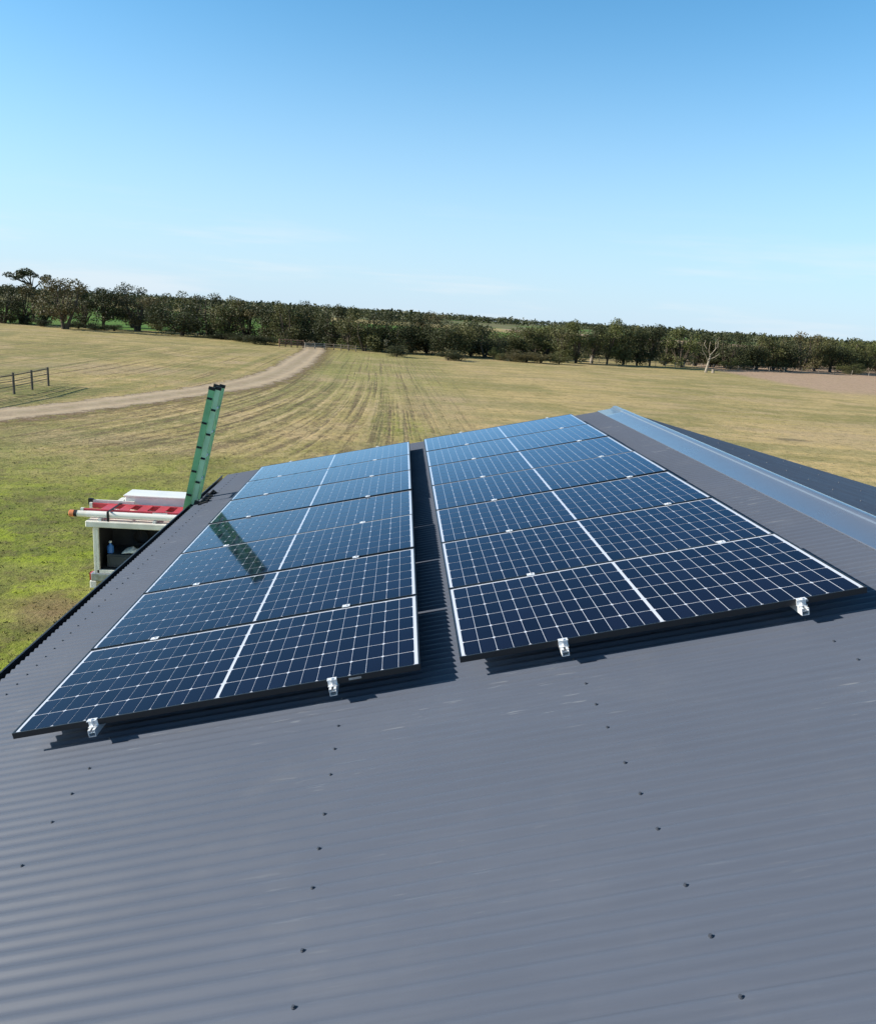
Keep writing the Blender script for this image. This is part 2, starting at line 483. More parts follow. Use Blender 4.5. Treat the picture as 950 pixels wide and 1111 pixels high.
lab = ('rail under the left array nearer the eave, ending in the leftmost front clamp',
       'rail under the left array, nearer the gap between the arrays',
       'rail under the right array, nearer the gap between the arrays',
       'rail under the right array nearer the ridge, ending in the rightmost front clamp')
for i, v in enumerate(RAIL_V):
    o = rail0 if i == 0 else copy_tree(rail0)
    o.location = rp(v, 0, 0); tag(o, lab[i], 'rail', 'mounting rails under the solar panels')

# ------------------------------------------------------------------ green extension ladder against the eave
FOOT = Vector((-1.345, 6.60, 0.0)); lean = math.atan2(.35, 1.65)
lad = empty('extension_ladder', FOOT)
tag(lad, 'green fibreglass extension ladder leaning on the eave and rising above the gutter', 'ladder')
# ladder frame: s along the rail, d through the depth (towards the shed), y across
yaw = R_(3)
sdir = Vector((math.sin(lean), 0, math.cos(lean))); ddir = Vector((math.cos(lean), 0, -math.sin(lean)))
ydir = Vector((0, 1, 0)); rotz = Matrix.Rotation(yaw, 3, 'Z')
sdir, ddir, ydir = rotz @ sdir, rotz @ ddir, rotz @ ydir
ML = Matrix(((ddir.x, ydir.x, sdir.x, FOOT.x), (ddir.y, ydir.y, sdir.y, FOOT.y), (ddir.z, ydir.z, sdir.z, FOOT.z), (0, 0, 0, 1)))
LEN = 4.31 / math.cos(lean)
def ladder_section(d0, depth, y0, y1, s0, s1, web, flange):
    for ys, inward in ((y0, 1), (y1, -1)):
        r = MB(); t = .005; fl = .034
        a, b = sorted((ys, ys + inward * t))
        r.box(d0, d0 + depth, a, b, s0, s1, ML)
        a2, b2 = sorted((ys + inward * t, ys + inward * fl))
        r.box(d0, d0 + t, a2, b2, s0, s1, ML, 1); r.box(d0 + depth - t, d0 + depth, a2, b2, s0, s1, ML, 1)
        ob = r.build('rail', [M[web], M[flange]], lad)
        cpm = MB(); a3, b3 = sorted((ys - inward * .004, ys + inward * (fl + .003)))
        cpm.box(d0 - .004, d0 + depth + .004, a3, b3, s1 - .012, s1 + .03, ML); cpm.build('end_cap', M['black'], ob)
    s = s0 + .25
    while s < s1 - .1:
        g = MB(); g.tube([ML @ Vector((d0 + depth / 2, y0 + .004, s)), ML @ Vector((d0 + depth / 2, y1 - .004, s))], .017, 8)
        g.build('rung', M['silver'], lad)
        for ys, inw in ((y0, -1), (y1, 1)):
            k = MB(); a, b = sorted((ys + inw * .0005, ys + inw * .012))
            k.box(d0 + .006, d0 + depth - .006, a, b, s - .013, s + .013, ML); k.build('rung_bracket', M['black'], lad)
        s += .335
ladder_section(-.03, .076, 0, .40, 0, LEN - .01, 'green', 'green_edge')
ladder_section(.049, .068, .02, .38, 1.2, LEN + .01, 'sunlit_green', 'green_edge')  # fly section: lighter rail colour stands in for sun on the rails
k = MB()
for y in (-.02, .44): k.box(-.03, .11, y - .01, y + .05, -.02, .06, ML)
k.build('foot', M['black'], lad)
# black bracket and strap where the ladder meets the gutter
k = MB(); ez = rp(V_EAVE, 0, N_CREST).z; ex = rp(V_EAVE, 0, 0).x
sE = (ez + .035) / math.cos(lean)
k.box(.165, .20, -.10, .60, sE - .03, sE + .03, ML); k.box(.10, .17, -.03, -.002, sE - .045, sE + .045, ML)
for y in (-.07, .05, .17, .33, .52):
    k.tube([ML @ Vector((.18, y, sE + .02)), ML @ Vector((.26, y + .02, sE + .07)), ML @ Vector((.30, y + .03, sE - .02))], .022, 8)
k.tube([ML @ Vector((.19, .46, sE)), ML @ Vector((.24, .56, sE + .09)), ML @ Vector((.31, .62, sE + .03))], .018, 8)
k.build('tie_strap', M['black'], lad, smooth=True)

# ------------------------------------------------------------------ work ute beyond the gable end
ute = empty('work_ute', (-.4, 10.0, 0))
tag(ute, 'white work ute with an open tool canopy and roof rack parked beyond the shed gable', 'ute')
def part(fn, name, mat, parent=ute, **kw):
    m_ = MB(); fn(m_); return m_.build(name, mat, parent, **kw)
X0, X1, Y0, Y1 = -3.0, -.95, 9.22, 10.92
part(lambda m: (m.box(X0, 2.0, 9.75, 9.87, .45, .62), m.box(X0, 2.0, 10.25, 10.37, .45, .62)), 'chassis', M['black'])
part(lambda m: m.box(X0 - .05, X1 + .02, Y0 - .03, Y1 + .03, .66, .80), 'tray', M['steel'], bevel=.01)
def canopy(m):
    m.box(X0, X0 + .05, Y0, Y1, .80, 1.62); m.box(X1 - .05, X1, Y0, Y1, .80, 1.62)           # end walls
    m.box(X0 + .05, X1 - .05, Y1 - .04, Y1, .80, 1.62)                                          # back side
    m.box(X0 + .05, X0 + .09, Y0, Y0 + .05, .80, 1.62); m.box(X1 - .09, X1 - .05, Y0, Y0 + .05, .80, 1.62)
    m.box(X0 + .05, X1 - .05, Y0, Y0 + .05, .80, .86)
can = part(canopy, 'canopy', M['dirty_white'], bevel=.006)
part(lambda m: m.box(X0 - .10, X1 + .04, Y0 - .06, Y1 + .06, 1.62, 1.725), 'canopy_roof', M['dirty_white'], bevel=.015)
part(lambda m: (m.box(X0 + .052, X1 - .052, Y0 + .75, Y0 + .77, .83, 1.60), m.box(X0 + .052, X0 + .062, Y0 + .06, Y0 + .75, .83, 1.60),
                m.box(X0 + .063, X1 - .06, Y0 + .06, Y0 + .75, .862, .87), m.box(X0 + .063, X1 - .06, Y0 + .06, Y0 + .75, 1.602, 1.612)), 'canopy_lining', M['dark_in'])
part(lambda m: (m.box(X0 + .17, X1 - .10, Y0 + .14, Y0 + .70, .872, 1.10), m.box(X0 + .22, X0 + .9, Y0 + .125, Y0 + .138, .90, 1.07)), 'tool_drawer', M['grey_box'], bevel=.01)
part(lambda m: [m.box(x, x + .05, Y0 - .02, Y1 + .02, 1.727, 1.765) for x in (X0 + .1, -2.0, X1 - .15)], 'roof_rack', M['silver'])
part(lambda m: (m.box(X0 - .09, X0 - .06, Y0 + .02, Y0 + .16, .66, .78), m.box(X0 - .09, X0 - .06, Y1 - .16, Y1 - .02, .66, .78)), 'tail_lamp', M['lamp_red'])
part(lambda m: m.box(X0 - .16, X0 - .05, Y0 + .2, Y1 - .2, .45, .58), 'rear_bumper', M['white'], bevel=.01)
# cab
cabp = [(X1 + .04, .50), (2.15, .50), (2.30, .62), (2.30, .98), (2.15, 1.06), (1.10, 1.12), (.52, 1.70), (.42, 1.74), (-.75, 1.74), (X1 + .10, 1.66), (X1 + .04, 1.2)]
part(lambda m: m.prism(cabp, Y0 + .02, Y1 - .02), 'cab', M['white'], bevel=.04)
win = [(-.74, 1.18), (.93, 1.18), (.46, 1.62), (-.70, 1.64)]
part(lambda m: m.prism(win, Y0 + .008, Y0 + .019), 'side_window', M['glass_dark']); part(lambda m: m.prism(win, Y1 - .019, Y1 - .008), 'side_window', M['glass_dark'])
ws = [(1.06, 1.165), (1.075, 1.172), (.57, 1.672), (.555, 1.665)]
part(lambda m: m.prism(ws, Y0 + .15, Y1 - .15), 'windscreen', M['glass_dark'])
for y in (Y0 + .10, Y1 - .40): part(lambda m: m.box(2.27, 2.315, y, y + .30, .80, .95), 'headlight', M['lamp_clear'], bevel=.01)
part(lambda m: m.box(2.24, 2.38, Y0 + .05, Y1 - .05, .42, .62), 'front_bumper', M['black'], bevel=.02)
part(lambda m: m.box(2.28, 2.312, Y0 + .45, Y1 - .45, .78, .95), 'grille', M['black'])
def wheel(x, y):
    t = MB(); pr_ = [(.36, -.10), (.37, -.07), (.37, .07), (.36, .10), (.22, .10), (.22, -.10)]
    n_ = 24; vs = [Vector((x + r * math.cos(k * 2 * PI / n_), y + w, .37 + r * math.sin(k * 2 * PI / n_))) for k in range(n_) for r, w in pr_]
    t.add(vs, [(k * 6 + i, k * 6 + (i + 1) % 6, ((k + 1) % n_) * 6 + (i + 1) % 6, ((k + 1) % n_) * 6 + i) for k in range(n_) for i in range(6)])
    o = t.build('wheel', M['tyre'], ute, smooth=True)
    r = MB(); r.tube([(x, y - .085, .37), (x, y - .06, .37), (x, y + .06, .37), (x, y + .085, .37)], [.12, .218, .218, .12], 20); r.build('rim', M['steel'], o)
for x in (-2.0, 1.5):
    for y in (Y0 + .16, Y1 - .16): wheel(x, y)

for x in (X0 + .35, X1 - .35): part(lambda m: (m.box(x - .04, x + .04, Y0 - .012, Y0 - .001, .815, .85), m.box(x - .012, x + .012, Y0 - .022, Y0 - .0125, .80, .86)), 'latch', M['steel'])
part(lambda m: m.box(X0 + .95, X0 + 1.25, Y0 + .35, Y0 + .70, 1.1005, 1.34), 'tool_case', M['black'], bevel=.01)
for x in (-1.5, -2.75): part(lambda m: (m.box(x, x + .04, Y0 - .025, Y1 - .35, 1.8905, 1.894), m.box(x, x + .04, Y0 - .030, Y0 - .0255, 1.70, 1.894)), 'ratchet_strap', M['black'])
m_ = MB(); m_.tube([(X0 + .60, Y0 + .60, 1.30 + .0)] + [(X0 + .60 + .13 * math.sin(a / 12 * 2 * PI), Y0 + .60 + a * .004, 1.30 + .13 * math.cos(a / 12 * 2 * PI) + .0) for a in range(0, 30)], .014, 6)
cb = m_.build('cable_coil', M['black']); tag(cb, 'black cable coil hanging at the back of the ute canopy', 'cable')

# loads: each its own thing
tb = empty('conduit_tube', (-2.0, 9.27, 1.767)); tag(tb, 'white conduit tube with an orange end cap along the near side of the rack', 'tube')
m_ = MB(); m_.tube([(-3.10, 9.27, 1.823), (-.95, 9.27, 1.823)], .055, 14); m_.build('tube', M['white'], tb, smooth=True)
m_ = MB(); m_.tube([(-3.26, 9.27, 1.823), (-3.10, 9.27, 1.823)], .052, 14); m_.build('tube_end', M['dirty_white'], tb, smooth=True)
m_ = MB(); m_.tube([(-3.31, 9.27, 1.823), (-3.26, 9.27, 1.823)], .056, 14); m_.build('clamp_ring', M['black'], tb)
m_ = MB(); m_.tube([(-3.39, 9.27, 1.823), (-3.38, 9.27, 1.823), (-3.31, 9.27, 1.823)], [.045, .058, .058], 14); m_.build('end_cap', M['orange'], tb, smooth=True)
rl = empty('step_ladder', (-2.2, 9.6, 1.766)); tag(rl, 'red fibreglass ladder lying flat on the ute roof rack behind the white tube', 'ladder')
for y in (9.40, 9.80):
    m_ = MB(); m_.box(-3.2, -.7, y - .02, y + .02, 1.80, 1.885); r_ = m_.build('rail', M['red'], rl, bevel=.004)
    m_ = MB(); m_.box(-3.25, -3.2, y - .025, y + .025, 1.795, 1.89); m_.build('end_cap', M['dirty_white'], r_)
for i in range(8):
    x = -2.92 + i * .30; m_ = MB(); m_.box(x, x + .16, 9.42, 9.78, 1.872, 1.884); m_.build('rung', M['red'], rl)
m_ = MB(); m_.box(-2.05, -1.8, 9.379, 9.3795, 1.82, 1.87); m_.build('warning_sticker', M['white'], rl)
m_ = MB(); m_.box(-2.68, -.75, 9.90, 10.35, 1.768, 2.0)
bx_ = m_.build('storage_box', M['white'], None, bevel=.015); tag(bx_, 'long white flat storage box behind the red ladder on the roof rack', 'box')
m_ = MB(); m_.box(-2.70, -.73, 9.885, 10.365, 2.001, 2.032); l_ = m_.build('lid', M['white'], bx_, bevel=.008)
bt = empty('support_bar', (-2.9, 9.86, 1.80)); tag(bt, 'pale bar with a black end cap behind the red ladder on the rack', 'bar')
m_ = MB(); m_.box(-3.21, -2.5, 9.842, 9.882, 1.85, 1.93); m_.build('bar', M['dirty_white'], bt)
m_ = MB(); m_.box(-3.29, -3.21, 9.835, 9.889, 1.84, 1.95); m_.build('end_cap', M['black'], bt)
bo = empty('spray_bottle', (-2.80, 9.46, 1.10)); tag(bo, 'blue plastic bottle standing on the drawer inside the ute canopy', 'bottle')
m_ = MB(); m_.tube([(-2.80, 9.46, 1.102), (-2.80, 9.46, 1.21), (-2.80, 9.46, 1.25), (-2.80, 9.46, 1.28)], [.055, .055, .022, .02], 12); m_.build('bottle', M['blue'], bo, smooth=True)
m_ = MB(); m_.tube([(-2.80, 9.46, 1.28), (-2.80, 9.46, 1.31)], .024, 10); m_.build('cap', M['white'], bo)
m_ = MB(); rr = random.Random(5)
vs = []; nx, ny = 9, 5
for j in range(ny):
    for i in range(nx):
        u, w = i / (nx - 1), j / (ny - 1)
        h = (math.sin(u * PI) * .7 + .2) * (math.sin(w * PI) * .8 + .2) * .12
        vs.append((-2.60 + u * .34, 9.40 + w * .22, 1.103 + max(0.002, h * rr.uniform(.6, 1.2))))
m_.add(vs, [(j * nx + i, j * nx + i + 1, (j + 1) * nx + i + 1, (j + 1) * nx + i) for j in range(ny - 1) for i in range(nx - 1)])
rag = m_.build('rag', M['dirty_white'], None, smooth=True); tag(rag, 'crumpled white rag on the drawer inside the ute canopy', 'rag')
s_ = rag.modifiers.new('thick', 'SOLIDIFY'); s_.thickness = .004

# ------------------------------------------------------------------ ground
def field_colour(t, pos):
    """soil, dry stubble and green shoots of the paddock, by place"""
    sx = t.n('ShaderNodeSeparateXYZ'); t.link(pos, sx.inputs[0]); X, Y = sx.outputs[0], sx.outputs[1]
    flat = t.n('ShaderNodeCombineXYZ'); t.link(X, flat.inputs[0]); t.link(Y, flat.inputs[1]); P = flat.outputs[0]
    big = t.noise(P, .045, 5, .6); mid = t.noise(P, .30, 5, .65); fine = t.noise(P, 2.6, 5, .7); vfine = t.noise(P, 11.0, 3, .7)
    straw, olive, green, lime, soil, brown = (.54, .390, .185), (.315, .260, .088), (.145, .180, .020), (.235, .285, .024), (.145, .105, .062), (.20, .145, .10)
    right = t.ramp(t.math('ADD', X, t.math('MULTIPLY', mid, 14)), -4, 16)
    c = t.mix(t.ramp(mid, .32, .68), olive, straw)
    c = t.mix(t.math('MULTIPLY', right, .55), c, straw)
    c = t.mix(t.ramp(big, .48, .66, 0, .75), c, olive)
    mids = t.math('MULTIPLY', t.math('MULTIPLY', t.ramp(t.math('ADD', X, t.math('MULTIPLY', mid, 8)), -6, 0), t.ramp(t.math('ADD', X, t.math('MULTIPLY', mid, 8)), 14, 6)), t.ramp(Y, 36, 60))
    c = t.mix(t.math('MULTIPLY', mids, .75), c, (.245, .258, .072))
    c = t.mix(t.ramp(t.noise(P, .11, 5, .65), .48, .64, 0, .75), c, (.46, .335, .20))
    c = t.mix(t.ramp(t.noise(P, .085, 6, .7), .47, .60, 0, .8), c, (.205, .190, .062))
    # far end of the paddock keeps more green
    c = t.mix(t.math('MULTIPLY', t.ramp(Y, 55, 115), t.ramp(mid, .35, .7, .55, .1)), c, (.295, .255, .100))
    # lush grass near the shed and along the left
    lush = t.math('MULTIPLY', t.ramp(t.math('ADD', Y, t.math('MULTIPLY', mid, 16)), 40, 22), t.ramp(t.math('ADD', X, t.math('MULTIPLY', big, 8)), 5.5, 1.0))
    c = t.mix(t.math('MULTIPLY', lush, t.ramp(fine, .3, .6, .8, 1)), c, green)
    c = t.mix(t.math('MULTIPLY', lush, t.ramp(t.noise(P, .6, 5, .7), .46, .62)), c, lime)
    c = t.mix(t.math('MULTIPLY', lush, t.ramp(t.noise(P, .42, 5, .75), .50, .66, 0, .8)), c, (.105, .092, .035))
    def blob(cx, cy, rx, ry):
        a = t.math('DIVIDE', t.math('SUBTRACT', X, cx), rx); b = t.math('DIVIDE', t.math('SUBTRACT', Y, cy), ry)
        d = t.math('SQRT', t.math('ADD', t.math('MULTIPLY', a, a), t.math('MULTIPLY', b, b)))
        return t.ramp(t.math('ADD', d, t.math('MULTIPLY', t.math('SUBTRACT', mid, .5), 1.6)), 1.15, .35)
    c = t.mix(t.math('MULTIPLY', blob(2.2, 36, 2.0, 5.5), t.ramp(fine, .4, .6, .2, .85)), c, lime)
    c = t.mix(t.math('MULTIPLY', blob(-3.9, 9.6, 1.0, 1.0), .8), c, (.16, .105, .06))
    c = t.mix(t.math('MULTIPLY', blob(-9.5, 27.5, 4.0, 2.0), .6), c, (.38, .28, .165))
    c = t.mix(t.math('MULTIPLY', blob(-18.5, 41, 3.2, 6.0), t.ramp(fine, .35, .6, .2, .85)), c, (.12, .15, .03))
    c = t.mix(t.math('MULTIPLY', blob(4.5, 46, 3.0, 14.0), .5), c, (.40, .30, .175))
    c = t.mix(t.math('MULTIPLY', blob(-20, 60, 12.0, 5.0), .45), c, (.36, .27, .17))
    c = t.mix(t.math('MULTIPLY', blob(31.6, 108, 3.0, 6.0), .4), c, (.12, .12, .05))
    c = t.mix(t.math('MULTIPLY', blob(23.9, 39.7, 1.1, .7), .8), c, (.09, .075, .05))
    # seeder and wheel rows: straight up the middle, bending round on the left
    k = t.math('MAXIMUM', t.math('SUBTRACT', 62, Y), 0)
    bend = t.math('MULTIPLY', t.math('MULTIPLY', t.math('MULTIPLY', k, k), .0050), t.ramp(X, 5, -13))
    q = t.math('ADD', t.math('ADD', X, bend), t.math('MULTIPLY', Y, .03))
    q = t.math('ADD', q, t.math('MULTIPLY', mid, .07))
    cq = t.n('ShaderNodeCombineXYZ'); t.link(q, cq.inputs[0]); t.link(t.math('MULTIPLY', Y, .035), cq.inputs[1])
    def lines(sc, ly, det):
        cc = t.n('ShaderNodeCombineXYZ'); t.link(q, cc.inputs[0]); t.link(t.math('MULTIPLY', Y, ly), cc.inputs[1]); return t.noise(cc.outputs[0], sc, det, .6)
    rows_ = t.math('ADD', t.math('MULTIPLY', lines(3.4, .012, 2), .62), t.math('MULTIPLY', t.noise(t.scaled(P, 1, .35, 1), 3.6, 5, .75), .38))
    rows2 = lines(.62, .010, 3)
    zone = t.math('MULTIPLY', t.ramp(t.math('ADD', Y, t.math('MULTIPLY', mid, 8)), 24, 32), t.ramp(Y, 125, 60, .35, 1))
    zone = t.math('MULTIPLY', zone, t.ramp(X, 9, 2, .15, 1.0))
    c = t.mix(t.math('MULTIPLY', zone, t.ramp(rows_, .50, .62, 0, .85)), c, soil)
    c = t.mix(t.math('MULTIPLY', zone, t.ramp(rows2, .48, .66, 0, .6)), c, (.18, .19, .06))
    c = t.mix(t.math('MULTIPLY', zone, t.ramp(rows_, .47, .36, 0, .6)), c, (.38, .29, .15))
    rough_ = t.math('MULTIPLY', t.math('MULTIPLY', t.ramp(t.math('ADD', X, t.math('MULTIPLY', mid, 6)), -10, -6), t.ramp(t.math('ADD', X, t.math('MULTIPLY', mid, 6)), 8, 3)), t.math('MULTIPLY', t.ramp(Y, 22, 28), t.ramp(Y, 70, 44)))
    wide = t.math('ADD', t.math('MULTIPLY', lines(2.1, .014, 2), .6), t.math('MULTIPLY', t.noise(t.scaled(P, 1, .5, 1), 2.4, 5, .75), .4))
    c = t.mix(t.math('MULTIPLY', rough_, t.ramp(wide, .49, .58, 0, .85)), c, (.125, .088, .050))
    c = t.mix(t.math('MULTIPLY', rough_, t.ramp(wide, .48, .38, 0, .75)), c, (.56, .42, .23))
    clump = t.noise(P, 1.0, 6, .75)
    c = t.mix(t.math('MULTIPLY', lush, t.ramp(clump, .50, .62, 0, .6)), c, (.105, .125, .028))
    dry = t.math('SUBTRACT', 1.0, t.math('MULTIPLY', lush, .8))
    # faint cross bands of cut stubble on the right
    band = t.noise(t.scaled(P, .05, .32, 1), 1.0, 4, .6)
    c = t.mix(t.math('MULTIPLY', right, t.ramp(band, .48, .62, 0, .8)), c, (.285, .245, .105))
    c = t.mix(t.math('MULTIPLY', right, t.ramp(band, .47, .37, 0, .6)), c, (.40, .30, .165))
    # tilled brown ground at the far right and bare verge right of the track
    edge = t.math('ADD', t.math('SUBTRACT', t.math('MULTIPLY', X, 1.0), t.math('MULTIPLY_ADD', Y, .05, 44.5)), t.math('MULTIPLY', mid, 5))
    till = t.math('MULTIPLY', t.ramp(edge, 2.0, 6.0), t.ramp(Y, 78, 92))
    c = t.mix(t.math('MULTIPLY', till, .92), c, t.mix(mid, (.37, .245, .175), (.46, .32, .235)))
    # clods, tufts and thatch
    c = t.mix(t.ramp(t.noise(P, 1.3, 5, .75), .50, .66, 0, .55), c, (.16, .135, .045))
    c = t.mix(t.math('MULTIPLY', dry, t.ramp(t.noise(t.scaled(P, 1, .8, 1), .75, 5, .75), .52, .66, 0, .5)), c, (.46, .34, .17))
    c = t.mix(t.ramp(fine, .52, .68, 0, .62), c, (.13, .112, .052))
    c = t.mix(t.math('MULTIPLY', dry, t.ramp(t.noise(P, 5.5, 4, .75), .54, .68, 0, .45)), c, (.52, .42, .25))
    c = t.mix(t.math('MULTIPLY', dry, t.ramp(vfine, .55, .72, 0, .35)), c, (.40, .31, .16))
    h = t.math('ADD', t.math('MULTIPLY', fine, .055), t.math('MULTIPLY', vfine, .028))
    h = t.math('SUBTRACT', h, t.math('MULTIPLY', t.math('MULTIPLY', zone, t.ramp(rows_, .45, .70)), .025))
    return c, h, lush
def ground_mat(name, fn, bump=1.0):
    m = bpy.data.materials.new(name); m.use_nodes = True
    t = NT(m.node_tree); b = m.node_tree.nodes['Principled BSDF']
    pos = t.n('ShaderNodeNewGeometry').outputs['Position']
    c, h = fn(t, pos)[:2]
    t.link(c, b.inputs['Base Color']); b.inputs['Roughness'].default_value = .95; b.inputs['Specular IOR Level'].default_value = .15
    bn = t.n('ShaderNodeBump', i_Strength=bump, i_Distance=1.0); t.link(h, bn.inputs['Height']); t.link(bn.outputs[0], b.inputs['Normal'])
    return m
M['field'] = ground_mat('paddock_ground', field_colour, .9)
def sheet(name, xs, ys, mat, z=0.0, zf=None):
    m_ = MB(); vs = [(x, y, zf(x, y) if zf else z) for y in ys for x in xs]; n_ = len(xs)
    m_.add(vs, [(j * n_ + i, j * n_ + i + 1, (j + 1) * n_ + i + 1, (j + 1) * n_ + i) for j in range(len(ys) - 1) for i in range(n_ - 1)])
    m_.fix = False
    o = m_.build(name, mat, None, smooth=True); o['kind'] = 'structure'; return o
big = [-6000, -2500, -1000, -400, -150, -60, -20, 20, 60, 150, 400, 1000, 2500, 6000]
sheet('ground', big, [-3000, -800, -200, -50, 0, 50, 120, 200, 400, 900, 2500, 7000], M['field'])

def green_colour(t, pos):
    f = t.noise(pos, .05, 4); g = t.noise(pos, .6, 4)
    c = t.mix(t.ramp(f, .35, .65), (.075, .165, .020), (.115, .185, .030))
    return t.mix(t.ramp(g, .5, .75, 0, .4), c, (.07, .11, .03)), t.math('MULTIPLY', g, .2)
M['pasture'] = ground_mat('green_pasture', green_colour, .6)
# bright green pasture behind the tree line on the left
m_ = MB()
edge = [(-420, 200), (-140, 138), (-75, 134.5), (-60, 135.5), (-48, 137.5), (-33, 146), (-20, 133), (-12, 128), (20, 170), (60, 240), (60, 420), (-420, 420)]
m_.add([(x, y, .004) for x, y in edge], [tuple(range(len(edge)))]); g_ = m_.build('pasture', M['pasture']); g_['kind'] = 'structure'

def track_colour(t, pos):
    f = t.noise(pos, .8, 5, .65); g = t.noise(pos, 6.0, 4, .7)
    c = t.mix(t.ramp(f, .3, .7), (.345, .262, .178), (.435, .345, .242))
    c = t.mix(t.ramp(g, .55, .75, 0, .4), c, (.16, .12, .085))
    return c, t.math('ADD', t.math('MULTIPLY', f, .06), t.math('MULTIPLY', g, .03))
def verge_colour(t, pos):
    f = t.noise(pos, .8, 5, .65); g = t.noise(pos, 4.0, 4, .7)
    c = t.mix(t.ramp(f, .3, .7), (.20, .135, .085), (.29, .21, .135))
    c = t.mix(t.ramp(t.noise(pos, 1.1, 5, .7), .47, .58), c, (.265, .225, .085))
    return t.mix(t.ramp(g, .5, .7, 0, .5), c, (.20, .175, .07)), t.math('MULTIPLY', g, .10)
def ribbon(name, pts, w0, w1, mat, z, seed):
    """a strip along a centre line; w0 left and w1 right half widths; 'across' runs -1..1 over its width"""
    rr = random.Random(seed); P = []
    for i in range(len(pts) - 1):
        p0, p1, p2, p3 = (Vector(pts[max(i - 1, 0)]), Vector(pts[i]), Vector(pts[i + 1]), Vector(pts[min(i + 2, len(pts) - 1)]))
        n_ = max(4, int((p2 - p1).length / .5))
        for k in range(n_):
            t_ = k / n_
            P.append(.5 * ((2 * p1) + (p2 - p0) * t_ + (2 * p0 - 5 * p1 + 4 * p2 - p3) * t_ * t_ + (3 * p1 - p0 - 3 * p2 + p3) * t_ ** 3))
    P.append(Vector(pts[-1])); vs = []; ac = []; a = b = 0.0; NA = 9
    for i, p in enumerate(P):
        d = (P[min(i + 1, len(P) - 1)] - P[max(i - 1, 0)]).normalized(); nrm = Vector((-d.y, d.x))
        a = a * .9 + rr.uniform(-.10, .10); b = b * .9 + rr.uniform(-.10, .10)
        for k in range(NA):
            f_ = -1 + 2 * k / (NA - 1); o_ = -f_ * (w1 + b if f_ > 0 else w0 + a)
            q_ = p + nrm * o_; vs.append((q_.x, q_.y, z)); ac.append(f_)
    m_ = MB(); m_.fix = False
    m_.add(vs, [(i * NA + k, i * NA + k + 1, (i + 1) * NA + k + 1, (i + 1) * NA + k) for i in range(len(P) - 1) for k in range(NA - 1)])
    o = m_.build(name, mat); o['kind'] = 'structure'
    at = o.data.attributes.new('across', 'FLOAT', 'POINT'); at.data.foreach_set('value', ac)
    return o
def worn(mat, lo, hi, ruts):
    t = NT(mat.node_tree); b = mat.node_tree.nodes['Principled BSDF']
    at = t.n('ShaderNodeAttribute', attribute_name='across').outputs['Fac']
    pos = t.n('ShaderNodeNewGeometry').outputs['Position']
    e = t.math('ABSOLUTE', at)
    n_ = t.math('ADD', t.math('MULTIPLY', t.math('SUBTRACT', t.noise(pos, .9, 5, .7), .5), 1.3), t.math('MULTIPLY', t.math('SUBTRACT', t.noise(pos, 5.0, 4, .7), .5), .5))
    alpha = t.ramp(t.math('ADD', e, n_), hi, lo)
    t.link(alpha, b.inputs['Alpha'])
    if ruts:
        src = b.inputs['Base Color'].links[0].from_socket
        r = t.math('ABSOLUTE', t.math('SUBTRACT', e, .48)); wob = t.math('MULTIPLY', t.math('SUBTRACT', t.noise(pos, .35, 3), .5), .25)
        c = t.mix(t.ramp(t.math('ADD', r, wob), .20, .05, 0, .45), src, (.55, .42, .27))
        c = t.mix(t.math('MULTIPLY', t.ramp(e, .26, .06), t.ramp(t.noise(pos, 1.6, 5, .7), .44, .60, 0, .6)), c, (.25, .205, .10))
        t.link(c, b.inputs['Base Color'])
TR = [(-44, -16), (-27, 12), (-20.5, 22), (-15.6, 32), (-12.3, 41), (-9.1, 53), (-8.3, 66), (-8.9, 88), (-9.8, 104), (-10.9, 116), (-14, 136), (-22, 175)]
M['track'] = ground_mat('track_dirt', track_colour, .8); M['verge'] = ground_mat('track_verge', verge_colour, .9)
worn(M['track'], .70, 1.0, True); worn(M['verge'], .35, .95, False)
ribbon('track_verge', TR, 2.1, 3.4, M['verge'], .008, 3)
ribbon('dirt_track', TR, 1.75, 1.75, M['track'], .012, 4)

# grass tufts standing in the nearer paddock: far too many to count
M['tuft'] = bpy.data.materials.new('grass_blades'); M['tuft'].use_nodes = True
t = NT(M['tuft'].node_tree); b_ = M['tuft'].node_tree.nodes['Principled BSDF']
geo = t.n('ShaderNodeNewGeometry'); c_, h_, lush_ = field_colour(t, geo.outputs['Position'])
rnd = geo.outputs['Random Per Island']
c_ = t.mix(t.ramp(rnd, 0, .6, .5, 0), c_, (.42, .31, .14)); c_ = t.mix(t.ramp(rnd, .6, 1, 0, .5), c_, (.21, .23, .05))
nv = t.n('ShaderNodeVectorMath', operation='NORMALIZE'); na = t.n('ShaderNodeVectorMath', operation='ADD'); na.inputs[1].default_value = (0, 0, 1.6)
t.link(geo.outputs['Normal'], na.inputs[0]); t.link(na.outputs[0], nv.inputs[0]); t.link(nv.outputs[0], b_.inputs['Normal'])
t.link(c_, b_.inputs['Base Color']); b_.inputs['Roughness'].default_value = .8; b_.inputs['Specular IOR Level'].default_value = .2
rr = random.Random(11); m_ = MB(); m_.fix = False; n_t = 0
